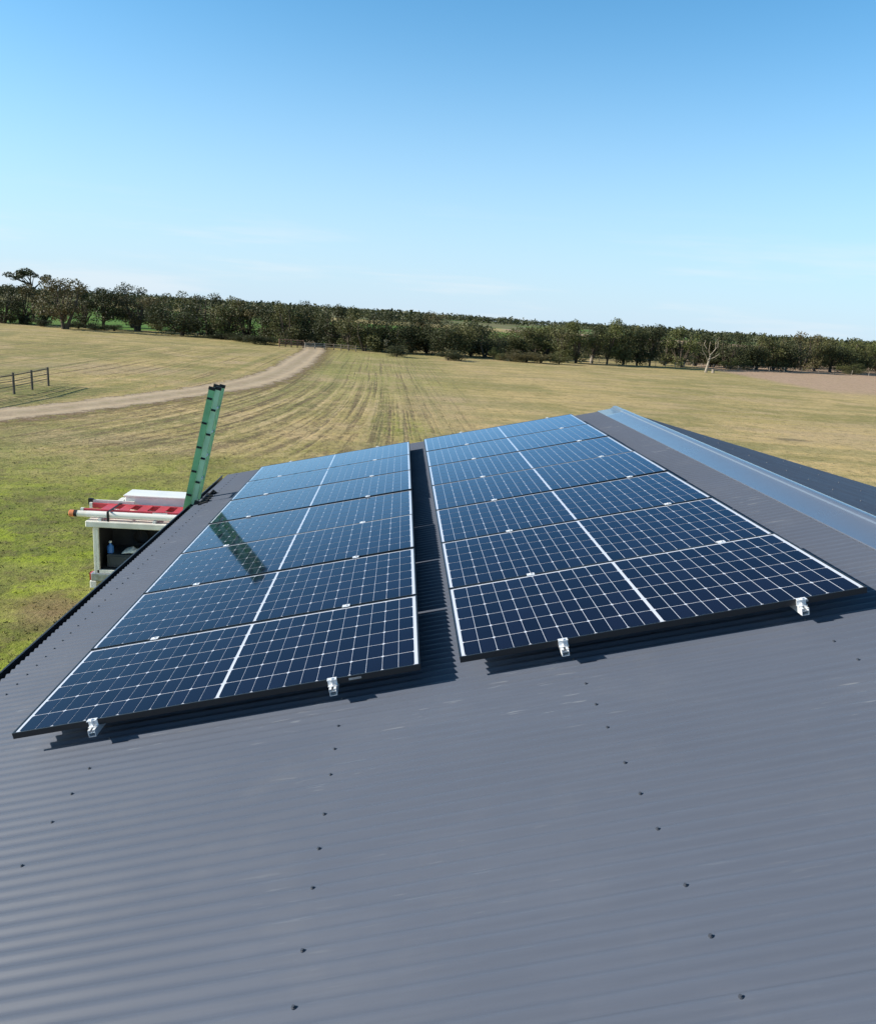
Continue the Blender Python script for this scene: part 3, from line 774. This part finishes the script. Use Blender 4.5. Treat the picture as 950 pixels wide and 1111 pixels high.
while n_t < 34000:
    y = -9 + 54 * rr.random() ** 1.1; d = max(6, y + 4)
    x = 2 + (rr.random() - .64) * (24 + .95 * (y + 9))
    if -.9 < x < 13.2 and y < 8.9: continue
    if -3.2 < x < 2.5 and 9.0 < y < 11.1: continue
    # keep the track bare
    ctr = None
    for i in range(len(TR) - 1):
        if TR[i][1] <= y <= TR[i + 1][1]:
            f_ = (y - TR[i][1]) / (TR[i + 1][1] - TR[i][1]); ctr = TR[i][0] + (TR[i + 1][0] - TR[i][0]) * f_
    if ctr is not None and abs(x - ctr) < 1.9: continue
    near = 1.0 if (x < -.5 and y < 26) else .6
    h = rr.uniform(.015, .04) * near * max(.4, 1 - y / 70) * (1.5 if rr.random() < .04 else 1); w = rr.uniform(.005, .011) * (1 + d / 40)
    for k in range(4):
        a = rr.uniform(0, 2 * PI); r0 = rr.uniform(0, .07); px, py = x + r0 * math.cos(a), y + r0 * math.sin(a)
        l_ = rr.uniform(0, .6) * h; b2 = rr.uniform(0, 2 * PI)
        m_.add([(px - w * math.sin(a), py + w * math.cos(a), 0), (px + w * math.sin(a), py - w * math.cos(a), 0),
                (px + l_ * math.cos(b2), py + l_ * math.sin(b2), h * rr.uniform(.7, 1.1))], [(0, 1, 2)])
    n_t += 1
g_ = m_.build('grass', M['tuft']); tag(g_, 'short dry and green grass scattered over the paddock', 'grass', kind='stuff')

# ------------------------------------------------------------------ trees
def leaf_mat(name, a, b, c):
    m = bpy.data.materials.new(name); m.use_nodes = True
    t = NT(m.node_tree); p = m.node_tree.nodes['Principled BSDF']
    g = t.n('ShaderNodeNewGeometry'); oi = t.n('ShaderNodeObjectInfo')
    tc = t.n('ShaderNodeTexCoord').outputs['Object']
    col = t.mix(t.ramp(t.noise(tc, 3.2, 3), .38, .64), a, b)
    col = t.mix(t.math('MULTIPLY', g.outputs['Random Per Island'], .38), col, c)
    col = t.mix(t.math('MULTIPLY', oi.outputs['Random'], .35), col, a)
    t.link(col, p.inputs['Base Color']); p.inputs['Roughness'].default_value = .6; p.inputs['Specular IOR Level'].default_value = .30
    tr = t.n('ShaderNodeBsdfTranslucent'); t.link(col, tr.inputs[0])
    mx = t.n('ShaderNodeMixShader'); mx.inputs[0].default_value = .18
    out = [n for n in m.node_tree.nodes if n.type == 'OUTPUT_MATERIAL'][0]
    t.link(p.outputs[0], mx.inputs[1]); t.link(tr.outputs[0], mx.inputs[2]); t.link(mx.outputs[0], out.inputs[0])
    return m
LEAF = {'dark': leaf_mat('leaf_dark', (.032, .040, .015), (.056, .062, .024), (.085, .085, .035)),
        'olive': leaf_mat('leaf_olive', (.066, .072, .024), (.112, .110, .040), (.15, .142, .056)),
        'brown': leaf_mat('leaf_brown', (.072, .064, .026), (.120, .100, .042), (.155, .13, .058)),
        'green': leaf_mat('leaf_green', (.072, .086, .024), (.118, .126, .040), (.155, .155, .055))}

def leaf(m_, p, s, rr, flat=.5):
    n = Vector((rr.gauss(0, 1), rr.gauss(0, 1), rr.gauss(0, 1) + flat)).normalized()
    a = n.orthogonal().normalized(); ang = rr.uniform(0, PI); b = n.cross(a)
    u = (a * math.cos(ang) + b * math.sin(ang)) * s; w = n.cross(u).normalized() * s * rr.uniform(.45, .75)
    m_.add([p - u, p - w, p + u * rr.uniform(.7, 1.1), p + w * rr.uniform(.7, 1.1)], [(0, 1, 2, 3)])

def tree_meshes(seed, form):
    """unit tree 1 high; crown about 1 wide: (trunk MB, crown MB)"""
    rr = random.Random(seed); tk = MB(); cr = MB(); cr.fix = False
    lobes = []
    if form == 'umbrella':
        for i in range(14): lobes.append((Vector((rr.uniform(-.44, .44), rr.uniform(-.3, .3), .91 + rr.uniform(-.11, .04))), rr.uniform(.08, .15), .40))
        lobes.append((Vector((-.45, .05, .80)), .08, .5)); base = .6
    elif form == 'slim':
        for i in range(15):
            z = rr.uniform(.10, .93); w = .34 * (1 - abs(z - .55) * .9)
            a = rr.uniform(0, 2 * PI); r = rr.uniform(.2, 1) * w; lobes.append((Vector((r * math.cos(a), r * math.sin(a), z)), rr.uniform(.13, .20), .9))
        base = .10
    elif form == 'low':
        for i in range(14):
            a = rr.uniform(0, 2 * PI); r = rr.uniform(.1, .42); z = rr.uniform(.14, .82) * (1 - r * .5); lobes.append((Vector((r * math.cos(a), r * math.sin(a), z)), rr.uniform(.15, .23), .85))
        base = .05
    else:
        b0 = .20 if form == 'round' else .04
        for i in range(19):
            z = b0 + .05 + (.88 - b0 - .05) * rr.random(); a = rr.uniform(0, 2 * PI)
            zc = (b0 + .97) / 2 - .04; hs = .97 - zc
            w = .43 * math.sqrt(max(.02, 1 - min(1, abs((z - .46) / .52)) ** 2.4)); r = rr.uniform(.25, 1) * w
            lobes.append((Vector((r * math.cos(a), r * math.sin(a), z)), rr.uniform(.11, .18) * (1 - .25 * max(0, z - .6)), .8))
        base = b0 * .7
    top = max(l[0].z for l in lobes)
    n_stem = 1 if form in ('slim', 'umbrella') else rr.choice((1, 2, 2))
    for s in range(n_stem):
        dx = rr.uniform(-.05, .05) + (s - (n_stem - 1) / 2) * .08; hx = dx * 3
        pts = [Vector((dx * .5, 0, -.02)), Vector((dx, rr.uniform(-.02, .02), base)), Vector((hx, rr.uniform(-.06, .06), (base + top) / 2)), Vector((hx * 1.1, rr.uniform(-.06, .06), top * .95))]
        r0 = .030 if form != 'slim' else .022; tk.tube(pts, [r0 * 1.2, r0, r0 * .6, r0 * .15], 6)
    for c, r, sq in lobes:
        if form != 'low' or rr.random() < .4:
            st = Vector((c.x * .1, c.y * .1, min(c.z - .1, base + rr.uniform(0, .15))))
            tk.tube([st, (st + c) / 2 + Vector((rr.uniform(-.03, .03), rr.uniform(-.03, .03), -.01)), c], [.013, .009, .004], 5)
        n_l = int(215 * (r / .16) ** 2 * (1.25 if form != 'umbrella' else 1.8))
        for k in range(n_l):
            d = Vector((rr.gauss(0, 1), rr.gauss(0, 1), rr.gauss(0, 1))).normalized()
            q = r * (rr.uniform(.55, 1.08) if rr.random() < .85 else rr.uniform(.9, 1.3))
            leaf(cr, c + Vector((d.x, d.y, d.z * sq)) * q, rr.uniform(.012, .024), rr)
    return tk, cr
PROTO = {}
def proto(form, k, tone):
    key = (form, k)
    if key not in PROTO:
        tk, cr = tree_meshes(hash((len(form), k, form[0])) % 1000 if False else (sum(map(ord, form)) * 7 + k * 31), form)
        a = tk.build('trunk', M['bark'], None, smooth=True).data; b = cr.build('crown', LEAF['dark'], None).data
        for d in (a, b):
            for o in [o for o in bpy.data.objects if o.data is d]: bpy.data.objects.remove(o)
        PROTO[key] = (a, {})
        PROTO[key][1]['dark'] = b
    a, tones = PROTO[key]
    if tone not in tones:
        c = tones['dark'].copy(); c.materials.clear(); c.materials.append(LEAF[tone]); tones[tone] = c
    return a, tones[tone]
tr_r = random.Random(21)
def plant(name, loc, w, h, form, tone, label, cat, group=None, trunk=True):
    """w, h in metres"""
    a, b = proto(form, tr_r.randrange(4), tone)
    root = empty(name, loc, (0, 0, tr_r.uniform(0, 2 * PI) if form != 'umbrella' else 0))
    root.scale = (w, w, h); tag(root, label, cat, group)
    c = bpy.data.objects.new('crown', b); COL.objects.link(c); c.parent = root
    if trunk:
        d = bpy.data.objects.new('trunk', a); COL.objects.link(d); d.parent = root
    return root
def plant_px(name, px, w, top, basey, form, tone, label, cat, group=None, back=0.0):
    """one tree seen at px with its foot at basey and its top at top; back moves its foot farther away along the ground"""
    g = ground(px, basey)
    if back:
        d = (g - CW); d.z = 0; g = g + d.normalized() * back
    k = px_per_m(g)
    foot_v = None
    # pixel row of the foot after the move
    v = g - CW; q = [sum(RW[r][j] * v[j] for j in range(3)) for r in range(3)]
    fy = 555.5 + F * q[1] / q[2]
    h = max(.3, (fy - top) / k * 1.03)
    return plant(name, g, w / k * 1.30, h, form, tone, label, cat, group)
tn = {'dark': 'dark green', 'olive': 'olive', 'brown': 'brownish olive', 'green': 'mid green'}
# px, width, top row, foot row, form, tone, back, label
LEFT = [(-14, 40, 309, 350, 'gum', 'dark', 6, None), (4, 34, 309, 351, 'gum', 'dark', 2, 'dark gum tree cut by the left edge of the photo'),
        (37, 34, 295, 352, 'umbrella', 'dark', 14, 'tall flat topped umbrella shaped gum tree rising above its neighbours near the left edge'),
        (25, 40, 309, 352, 'gum', 'brown', 5, 'dull brown gum tree in front of the umbrella shaped tree'),
        (48, 30, 313, 353, 'gum', 'dark', 7, 'dark gum tree between the umbrella shaped tree and the round brown tree'),
        (70, 46, 303, 357, 'round', 'brown', 0, 'round topped brownish gum tree standing clear on a bare trunk in the left tree line'),
        (92, 36, 312, 357, 'gum', 'dark', 5, 'dark gum tree just right of the round brown tree'),
        (112, 44, 313, 357, 'round', 'dark', 0, 'broad dark gum tree second to the right of the round brown tree'),
        (145, 36, 309, 358, 'gum', 'dark', 12, 'dome topped dark gum standing taller behind the left tree line'),
        (150, 46, 322, 359, 'round', 'brown', 0, 'low brownish spreading tree in front of the dome topped dark gum'),
        (172, 40, 316, 360, 'gum', 'olive', 6, 'olive gum right of the dome topped dark gum'),
        (196, 56, 325, 364, 'low', 'dark', 0, 'wide low very dark tree with foliage to the ground at the paddock edge'),
        (208, 40, 315, 364, 'gum', 'olive', 14, 'olive gum rising behind the wide low dark tree'),
        (228, 38, 319, 367, 'gum', 'dark', 8, 'dark gum between the low dark tree and the long dark hedge'),
        (247, 40, 320, 369, 'gum', 'olive', 6, 'olive gum standing behind the left end of the long hedge'),
        (268, 42, 325, 371, 'gum', 'brown', 8, 'brownish gum behind the middle of the long hedge'),
        (290, 38, 324, 373, 'gum', 'dark', 7, 'dark gum behind the right end of the long hedge')]
MID = [(310, 36, 328, 376, 'gum', 'olive', 8), (326, 34, 326, 377, 'slim', 'dark', 9), (344, 36, 328, 378, 'gum', 'olive', 16), (360, 36, 331, 379, 'gum', 'dark', 6),
       (378, 34, 333, 381, 'gum', 'olive', 4), (396, 34, 336, 382, 'low', 'olive', 3), (412, 34, 338, 383, 'gum', 'dark', 6), (430, 40, 343, 384, 'low', 'dark', 3),
       (446, 40, 341, 385, 'gum', 'dark', 8), (462, 36, 339, 386, 'gum', 'brown', 8), (478, 36, 343, 387, 'low', 'dark', 3), (494, 36, 347, 388, 'low', 'olive', 4),
       (510, 36, 350, 389, 'gum', 'dark', 8), (526, 38, 356, 390, 'low', 'dark', 6), (544, 36, 359, 390, 'low', 'olive', 8), (560, 36, 360, 391, 'gum', 'olive', 8),
       (577, 34, 357, 392, 'gum', 'olive', 10), (592, 32, 352, 392, 'gum', 'green', 8)]
RIGHT = [(608, 34, 349, 394, 'slim', 'olive', 3), (624, 36, 348, 395, 'gum', 'green', 4), (642, 30, 354, 396, 'slim', 'dark', 6), (658, 36, 348, 396, 'slim', 'green', 3), (674, 34, 352, 397, 'slim', 'olive', 3),
         (690, 34, 353, 397, 'slim', 'dark', 2), (704, 34, 354, 398, 'slim', 'dark', 3), (720, 30, 361, 398, 'gum', 'dark', 6), (738, 38, 355, 399, 'gum', 'green', 3),
         (754, 30, 362, 399, 'gum', 'dark', 8), (772, 34, 363, 400, 'gum', 'olive', 8), (788, 34, 361, 401, 'gum', 'dark', 5), (806, 34, 366, 401, 'low', 'dark', 4), (820, 32, 365, 402, 'gum', 'olive', 5),
         (836, 36, 361, 402, 'gum', 'olive', 3), (852, 32, 365, 403, 'low', 'dark', 3), (868, 34, 361, 403, 'gum', 'brown', 5), (884, 34, 362, 403, 'gum', 'olive', 3), (900, 34, 369, 404, 'low', 'dark', 3),
         (916, 34, 367, 404, 'gum', 'green', 4), (933, 30, 367, 405, 'slim', 'olive', 5), (950, 36, 366, 405, 'gum', 'green', 4), (968, 36, 368, 406, 'gum', 'olive', 4), (986, 36, 369, 407, 'gum', 'dark', 4)]
GT = 'gum trees along the far edge of the paddock'
for px, w, tp, by, form, tone, back, lb in LEFT:
    plant_px('gum_tree', px, w, tp, by, form, tone, lb or 'dark gum tree just outside the left edge of the photo', 'tree', GT, back)
nth = ['first', 'second', 'third', 'fourth', 'fifth', 'sixth', 'seventh', 'eighth', 'ninth', 'tenth', 'eleventh', 'twelfth', 'thirteenth', 'fourteenth', 'fifteenth', 'sixteenth']
for i, (px, w, tp, by, form, tone, back) in enumerate(MID):
    if px < 336: lb = '%s %s in the belt, %s tree left of the gate at the track end' % (tn[tone], 'gum', nth[1 - i])
    elif px < 418: lb = '%s gum in the belt, %s tree right of the gate at the track end' % (tn[tone], nth[i - 2])
    else: lb = '%s %s in the dense belt, %s tree right of the tan sign' % (tn[tone], 'bushy tree' if form == 'low' else 'gum', nth[i - 7])
    plant_px('gum_tree', px, w, tp, by, form, tone, lb, 'tree', GT, back)
nl = [q for q in RIGHT if q[0] < 766]; nr_ = [q for q in RIGHT if q[0] >= 766]
for i, (px, w, tp, by, form, tone, back) in enumerate(RIGHT):
    kind_ = {'slim': 'slender gum', 'low': 'bushy tree'}.get(form, 'gum')
    if px < 766: lb = '%s %s in the windbreak, %s tree left of the dead white tree' % (tn[tone], kind_, nth[len(nl) - 1 - i])
    else: lb = '%s %s in the windbreak, %s tree right of the dead white tree' % (tn[tone], kind_, nth[i - len(nl)])
    plant_px('gum_tree', px, w, tp, by, form, tone, lb, 'tree', GT, back)

# second row closing the gaps: one dark mass of wood behind the first trees
def wood(name, spots, tone, lf, label):
    rr = random.Random(len(spots) + int(spots[0][0])); m_ = MB(); m_.fix = False
    for x, y, w, h in spots:
        for k in range(lf):
            d = Vector((rr.gauss(0, 1), rr.gauss(0, 1), rr.gauss(0, 1))).normalized() * rr.uniform(.55, 1.05)
            p = Vector((x + d.x * w / 2, y + d.y * w / 2, h * .52 + d.z * h * .48))
            p.z = max(.2, p.z); leaf(m_, p, h * rr.uniform(.025, .05), rr)
    o = m_.build(name, LEAF[tone]); return tag(o, label, 'trees', kind='stuff')
rr = random.Random(31); spots = []
for px in range(300, 1020, 7):
    by = 376 + (px - 300) * (405 - 376) / 650.
    g = ground(px, by); d = (g - CW); d.z = 0; g = g + d.normalized() * rr.uniform(14, 24)
    tops = [q for q in LEFT + MID + RIGHT if abs(q[0] - px) < 24]
    tp = max(q[2] for q in tops) + 12 if tops else by - 34
    if px > 596: tp -= 8
    if 476 < px < 532 or 556 < px < 606: tp = 344 + (px - 476) * .06 + rr.uniform(0, 3)
    k = px_per_m(g); hz = 341.8 + (px - 437) * .0652
    h = max(2.5, 5.4 - (tp - hz) / k) * rr.uniform(.74, 1.04); spots.append((g.x, g.y, 34 / k, h))
wood('woodland', spots, 'olive', 900, 'dense dark woodland filling in behind the first row of trees')
spots = []
for px in range(304, 1020, 6):
    by = 376 + (px - 300) * (405 - 376) / 650.
    g = ground(px, by); d = (g - CW); d.z = 0; g = g + d.normalized() * rr.uniform(5, 9); spots.append((g.x, g.y, 22 / px_per_m(g), rr.uniform(1.5, 3.2)))
wood('scrub', spots, 'dark', 260, 'dark scrub growing among the trunks of the tree belt')
spots = []
for px in range(-40, 330, 8):
    hz = 341.8 + (px - 437) * .0652; Yd = rr.uniform(215, 260)
    g = ground(px, hz + 5.4 * F / Yd); k = px_per_m(g); tp = 318 + max(0, px) * .055 + rr.uniform(0, 6)
    spots.append((g.x, g.y, 34 / k, max(4, 5.4 - (tp - hz) / k)))
wood('woodland', spots, 'olive', 620, 'dark woodland beyond the bright green pasture on the left')

# bushes along the paddock edge
BUSH = [(11, 11, 341, 350, 'small dark bush on the grass edge nearest the left photo edge'), (28, 12, 344, 352, 'dark bush second from the left photo edge'),
        (44, 14, 345, 354, 'wide dark bush left of the round brown tree trunk'), (73, 9, 350, 356.5, 'small bush right of the round brown tree trunk'),
        (85, 10, 349, 356.5, 'small bush second right of the round brown tree trunk'), (102, 11, 351, 358, 'dark bush left of a close pair below the broad dark gum'),
        (113, 8, 352, 358.5, 'smaller bush of a close pair below the broad dark gum'), (124, 11, 352, 359, 'dark bush right of a close pair below the broad dark gum')]
for px, w, tp, by, lb in BUSH:
    plant_px('bush', px, w * 1.35, tp - 1.5, by, 'low', 'dark', lb, 'bush', 'bushes along the left paddock edge')
HED = [(240, 18, 361, 368), (252, 18, 362, 369), (264, 18, 362, 371), (276, 18, 363, 373), (288, 18, 365, 374)]
for i, (px, w, tp, by) in enumerate(HED):
    plant_px('hedge_bush', px, w * 1.25, tp - 1.5, by, 'low', 'dark', 'dark clipped looking bush, %s from the left in the long low hedge' % nth[i], 'bush', 'low hedge left of the track end')
BR = [(430, 16, 374, 387, 'dark', 'dark bush right below the tan sign'), (486, 16, 380, 391, 'dark', 'dark bush below the middle of the dense belt'), (498, 14, 381, 391, 'dark', 'dark bush right of the middle bush below the dense belt'),
      (535, 8, 377, 390, 'green', 'upright pale green bush left of the row of grey green bushes'), (543, 10, 383, 391, 'olive', 'small olive bush next to the upright pale green bush'),
      (556, 20, 380, 392, 'brown', 'wide grey brown bush, left one of the row before the belt'), (571, 18, 382, 393, 'brown', 'grey brown bush, middle of the row before the belt'),
      (586, 18, 382, 394, 'brown', 'grey brown bush left of the olive bush by the white posts'), (606, 16, 382, 395, 'olive', 'olive bush just left of the two white posts'),
      (792, 14, 389, 401, 'green', 'boxy green bush right of the dead white tree, left half of the pair'), (806, 14, 389, 401, 'green', 'boxy green bush right of the dead white tree, right half of the pair'),
      (925, 18, 395, 406, 'olive', 'low olive bush at the right end of the windbreak')]
for px, w, tp, by, tone, lb in BR:
    plant_px('bush', px, w * 1.25, tp - 1.5, by, 'low', tone, lb, 'bush', 'bushes in front of the tree belt')

# dead white tree
g = ground(766, 404); dt = empty('dead_tree', g); tag(dt, 'bleached dead tree with bare branches in front of the windbreak on the right', 'tree')
k = px_per_m(g); u = 1 / k; rr = random.Random(4)
P = lambda dx, dy, o=0: g + Vector((dx * u, o, dy * u))
m_ = MB(); m_.tube([P(-1, -1), P(0, 6), P(1, 13), P(2, 20)], [1.7 * u, 1.3 * u, 1.0 * u, .6 * u], 8); m_.build('trunk', M['pale_wood'], dt, smooth=True)
for br in ([(0, 12), (-4, 18), (-9, 23), (-11, 30)], [(1, 18), (-2, 24), (-3, 33)], [(2, 19), (6, 25), (5, 33), (8, 38)], [(1, 14), (6, 17), (9, 21)], [(-5, 19), (-8, 19), (-12, 21)], [(-3, 25), (-7, 30), (-6, 34)], [(4, 22), (10, 28), (11, 34)]):
    m_ = MB(); o_ = rr.uniform(-1.2, 1.2)
    m_.tube([P(x, y, o_ * i / 2) for i, (x, y) in enumerate(br)], [.42 * u * (1 - .25 * i) for i in range(len(br))], 6); m_.build('branch', M['pale_wood'], dt, smooth=True)
m_ = MB(); m_.tube([g + Vector((.9, -.2, 0)), g + Vector((.9, -.15, .5))], .22, 8); st = m_.build('tree_stump', M['pale_wood']); tag(st, 'short pale stump beside the foot of the dead white tree', 'stump')

# ------------------------------------------------------------------ fences, gate, posts, sign
def fence(name, pts, h, r, n_wire, label, mat, rails=None):
    root = empty(name, Vector(pts[0]) * 1.0); tag(root, label, 'fence')
    for p in pts:
        m_ = MB(); hh = h * random.uniform(.95, 1.04); tx = random.uniform(-.02, .02)
        m_.tube([(p[0], p[1], -.2), (p[0] + tx * .5, p[1], hh * .6), (p[0] + tx, p[1], hh)], [r, r * .97, r * .92], 8); m_.build('post', mat, root, smooth=True)
    for k in range(n_wire):
        z = h * (.25 + .68 * k / max(1, n_wire - 1)); m_ = MB(); m_.tube([(p[0], p[1] - r - .004, z) for p in pts], .009, 5); m_.build('wire', M['wire'], root)
    for z, rad in (rails or []):
        m_ = MB(); m_.tube([(p[0], p[1], z) for p in pts], rad, 6); m_.build('rail', mat, root)
    return root
fence('timber_fence', [(-19.6, 24.5, 0), (-18.9, 32.0, 0), (-18.45, 40.0, 0), (-18.6, 42.5, 0), (-18.75, 45.0, 0)], 1.15, .07, 4, 'dark timber post fence with wires beside the track at the left edge', M['post'], [(1.0, .032), (.70, .022), (.42, .022)])
pts = []
for px, by in ((640, 393.6), (668, 395.4), (700, 397.2), (732, 398.8), (760, 400), (800, 402.5), (850, 404), (905, 406), (960, 409)):
    g = ground(px, by); pts.append((g.x, g.y, 0))
# in-between posts
pp = []
for a, b in zip(pts[:-1], pts[1:]):
    for k in range(3): pp.append(tuple(a[i] + (b[i] - a[i]) * k / 3 for i in range(3)))
pp.append(pts[-1])
fence('wire_fence', pp, .9, .045, 4, 'pale wire fence running in front of the windbreak on the right', M['pale_wood'])
for px, by, lb in ((615, 393, 'pale stump like post, left one of the pair at the paddock edge'), (641, 394, 'pale post, right one of the pair at the paddock edge')):
    g = ground(px, by); m_ = MB(); m_.tube([(g.x, g.y, -.1), (g.x, g.y, .6), (g.x + .03, g.y, 1.25)], [.28, .25, .22], 8); o = m_.build('strainer_post', M['pale_wood'], None, smooth=True)
    tag(o, lb, 'post', 'pale posts at the paddock edge')
# gate at the end of the track
ga, gb = ground(331, 378), ground(352, 379)
gt = empty('farm_gate', ga); tag(gt, 'pale metal farm gate standing at the far end of the dirt track', 'gate')
for p in (ga, gb, (ga + gb) / 2):
    m_ = MB(); m_.tube([(p.x, p.y, -.1), (p.x, p.y, .85)], .07, 8); m_.build('post', M['gate'], gt)
m_ = MB()
for z in (.25, .5, .75): m_.tube([(ga.x, ga.y, z), (gb.x, gb.y, z)], .055, 6)
m_.build('bars', M['gate'], gt)
a, b = ground(303, 376), ground(329, 377.5)
rf = empty('rail_fence', a); tag(rf, 'rust red rail fence just left of the gate at the track end', 'fence')
for k in range(5):
    p = a + (b - a) * k / 4; m_ = MB(); m_.tube([(p.x, p.y, -.1), (p.x, p.y, 1.1)], .08, 8); m_.build('post', M['rust'], rf)
m_ = MB()
for z in (.4, .7, 1.0): m_.tube([(a.x, a.y, z), (b.x, b.y, z)], .07, 6)
m_.build('rails', M['rust'], rf)
a, b = ground(354, 379), ground(386, 381.5)
rf = empty('rail_fence', a); tag(rf, 'weathered grey rail fence just right of the gate at the track end', 'fence')
for k in range(5):
    p = a + (b - a) * k / 4; m_ = MB(); m_.tube([(p.x, p.y, -.1), (p.x, p.y, .9)], .07, 8); m_.build('post', M['post'], rf)
m_ = MB()
for z in (.4, .75): m_.tube([(a.x, a.y, z), (b.x, b.y, z)], .05, 6)
m_.build('rails', M['post'], rf)
g = ground(418, 382.5); sg = empty('field_sign', g); tag(sg, 'small blank tan board on a post at the far paddock edge', 'sign')
m_ = MB(); m_.tube([(g.x, g.y, -.1), (g.x, g.y, 1.9)], .05, 8); m_.build('post', M['post'], sg)
m_ = MB(); m_.box(g.x - .27, g.x + .27, g.y - .09, g.y - .055, 1.0, 1.85); m_.build('board', M['tan_sign'], sg)

# ------------------------------------------------------------------ far country
def hill(x, y):
    d = math.hypot(x, y - 0)
    f = min(1, max(0, (d - 520) / 700)); f = f * f * (3 - 2 * f)
    return f * (1.6 + .8 * math.sin(x * .0021 + .6) + .7 * math.sin(x * .0047 + y * .001)) - .3
def hill_colour(t, pos):
    f = t.noise(t.scaled(pos, .006, .0022, 1), 1.0, 3); g = t.noise(pos, .05, 4)
    c = t.mix(t.ramp(f, .45, .55), (.085, .15, .03), (.17, .155, .075))
    return t.mix(t.ramp(g, .5, .75, 0, .4), c, (.06, .075, .03)), t.math('MULTIPLY', g, .1)
M['hills'] = ground_mat('far_fields', hill_colour, .2)
xs = [-3600 + i * 120 for i in range(61)]; ys = [520 + j * 60 for j in range(30)] + [2500, 3000, 3600]
sheet('hills', xs, ys, M['hills'], zf=hill)
rr = random.Random(77); spots = []
for i in range(700):
    y = rr.choice((690, 1020, 1180, 1300, 1420)) + rr.uniform(-30, 40); x = rr.uniform(-.7, .75) * y
    if y < 800 and 60 < x < 150 and False: continue
    if y < 800 and not (-500 < x < 20 or 190 < x < 600): continue
    h = rr.uniform(7, 10) * (1.12 if rr.random() < .12 else 1); spots.append((x, y, rr.uniform(40, 80), h, hill(x, y)))
m_ = MB(); m_.fix = False
for x, y, w, h, z in spots:
    for k in range(120):
        d = Vector((rr.gauss(0, 1), rr.gauss(0, 1), rr.gauss(0, 1))).normalized() * rr.uniform(.4, 1.05)
        leaf(m_, Vector((x + d.x * w / 2, y + d.y * w / 2, z + max(.3, h * .5 + d.z * h * .5))), h * rr.uniform(.11, .20), rr)
o = m_.build('woodland', LEAF['dark']); tag(o, 'dark wooded ridge on the horizon seen over the tree belt', 'trees', kind='stuff')

# ------------------------------------------------------------------ light, sky, camera
SUN = Vector((-1.50, -.05, .67)).normalized()      # towards the sun: left of the roof, low
elev = math.asin(SUN.z); az = math.atan2(SUN.x, SUN.y)
sun = bpy.data.lights.new('sun', 'SUN'); so = bpy.data.objects.new('sun', sun); COL.objects.link(so)
so.rotation_euler = SUN.to_track_quat('Z', 'Y').to_euler(); sun.energy = 5.0; sun.angle = R_(.53); sun.color = (1.0, .93, .82)
w = bpy.data.worlds.new('World'); scene.world = w; w.use_nodes = True
t = NT(w.node_tree); bg = w.node_tree.nodes['Background']
sky = t.n('ShaderNodeTexSky', sky_type='NISHITA', sun_disc=False, sun_elevation=elev, sun_rotation=az % (2 * PI), altitude=60, air_density=.9, dust_density=.6, ozone_density=8.0)
tc = t.n('ShaderNodeTexCoord').outputs['Generated']; sz = t.n('ShaderNodeSeparateXYZ'); t.link(tc, sz.inputs[0])
tint = t.mix(1.0, sky.outputs[0], (.98, 1.36, 1.12), 'MULTIPLY')
dimmed = t.n('ShaderNodeVectorMath', operation='SCALE'); t.link(tint, dimmed.inputs[0]); t.link(t.ramp(sz.outputs[2], .36, .80, 1.0, .27), dimmed.inputs['Scale'])
tint = dimmed.outputs[0]                                                        # unseen sky overhead dimmed to weaken the fill light and deepen shadows
low = t.math('POWER', t.ramp(sz.outputs[2], .46, -.05), 1.7)                 # pale air low over the horizon
wisp = t.ramp(t.noise(t.scaled(tc, 2.2, 2.2, 26), 1.3, 5, .6), .48, .70, 0, .40)
band = t.math('MULTIPLY', wisp, t.ramp(sz.outputs[2], .15, .03))
c = t.mix(t.math('MULTIPLY', low, .93), tint, (3.3, 4.05, 4.85))
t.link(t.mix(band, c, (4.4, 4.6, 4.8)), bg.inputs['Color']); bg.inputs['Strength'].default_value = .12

cam = bpy.data.cameras.new('camera'); co = bpy.data.objects.new('camera', cam); COL.objects.link(co); scene.camera = co
r = RW
co.matrix_world = Matrix(((r[0][0], -r[1][0], -r[2][0], CW.x), (r[0][1], -r[1][1], -r[2][1], CW.y), (r[0][2], -r[1][2], -r[2][2], CW.z), (0, 0, 0, 1)))
cam.sensor_fit = 'HORIZONTAL'; cam.sensor_width = 36; cam.lens = 36 * F / 950; cam.clip_start = .05; cam.clip_end = 12000
vs_ = scene.view_settings; vs_.view_transform = 'Standard'; vs_.look = 'None'; vs_.gamma = 1; vs_.use_curve_mapping = False; vs_.exposure = .75
scene.cycles.use_denoising = True
scene.cycles.max_bounces = 6
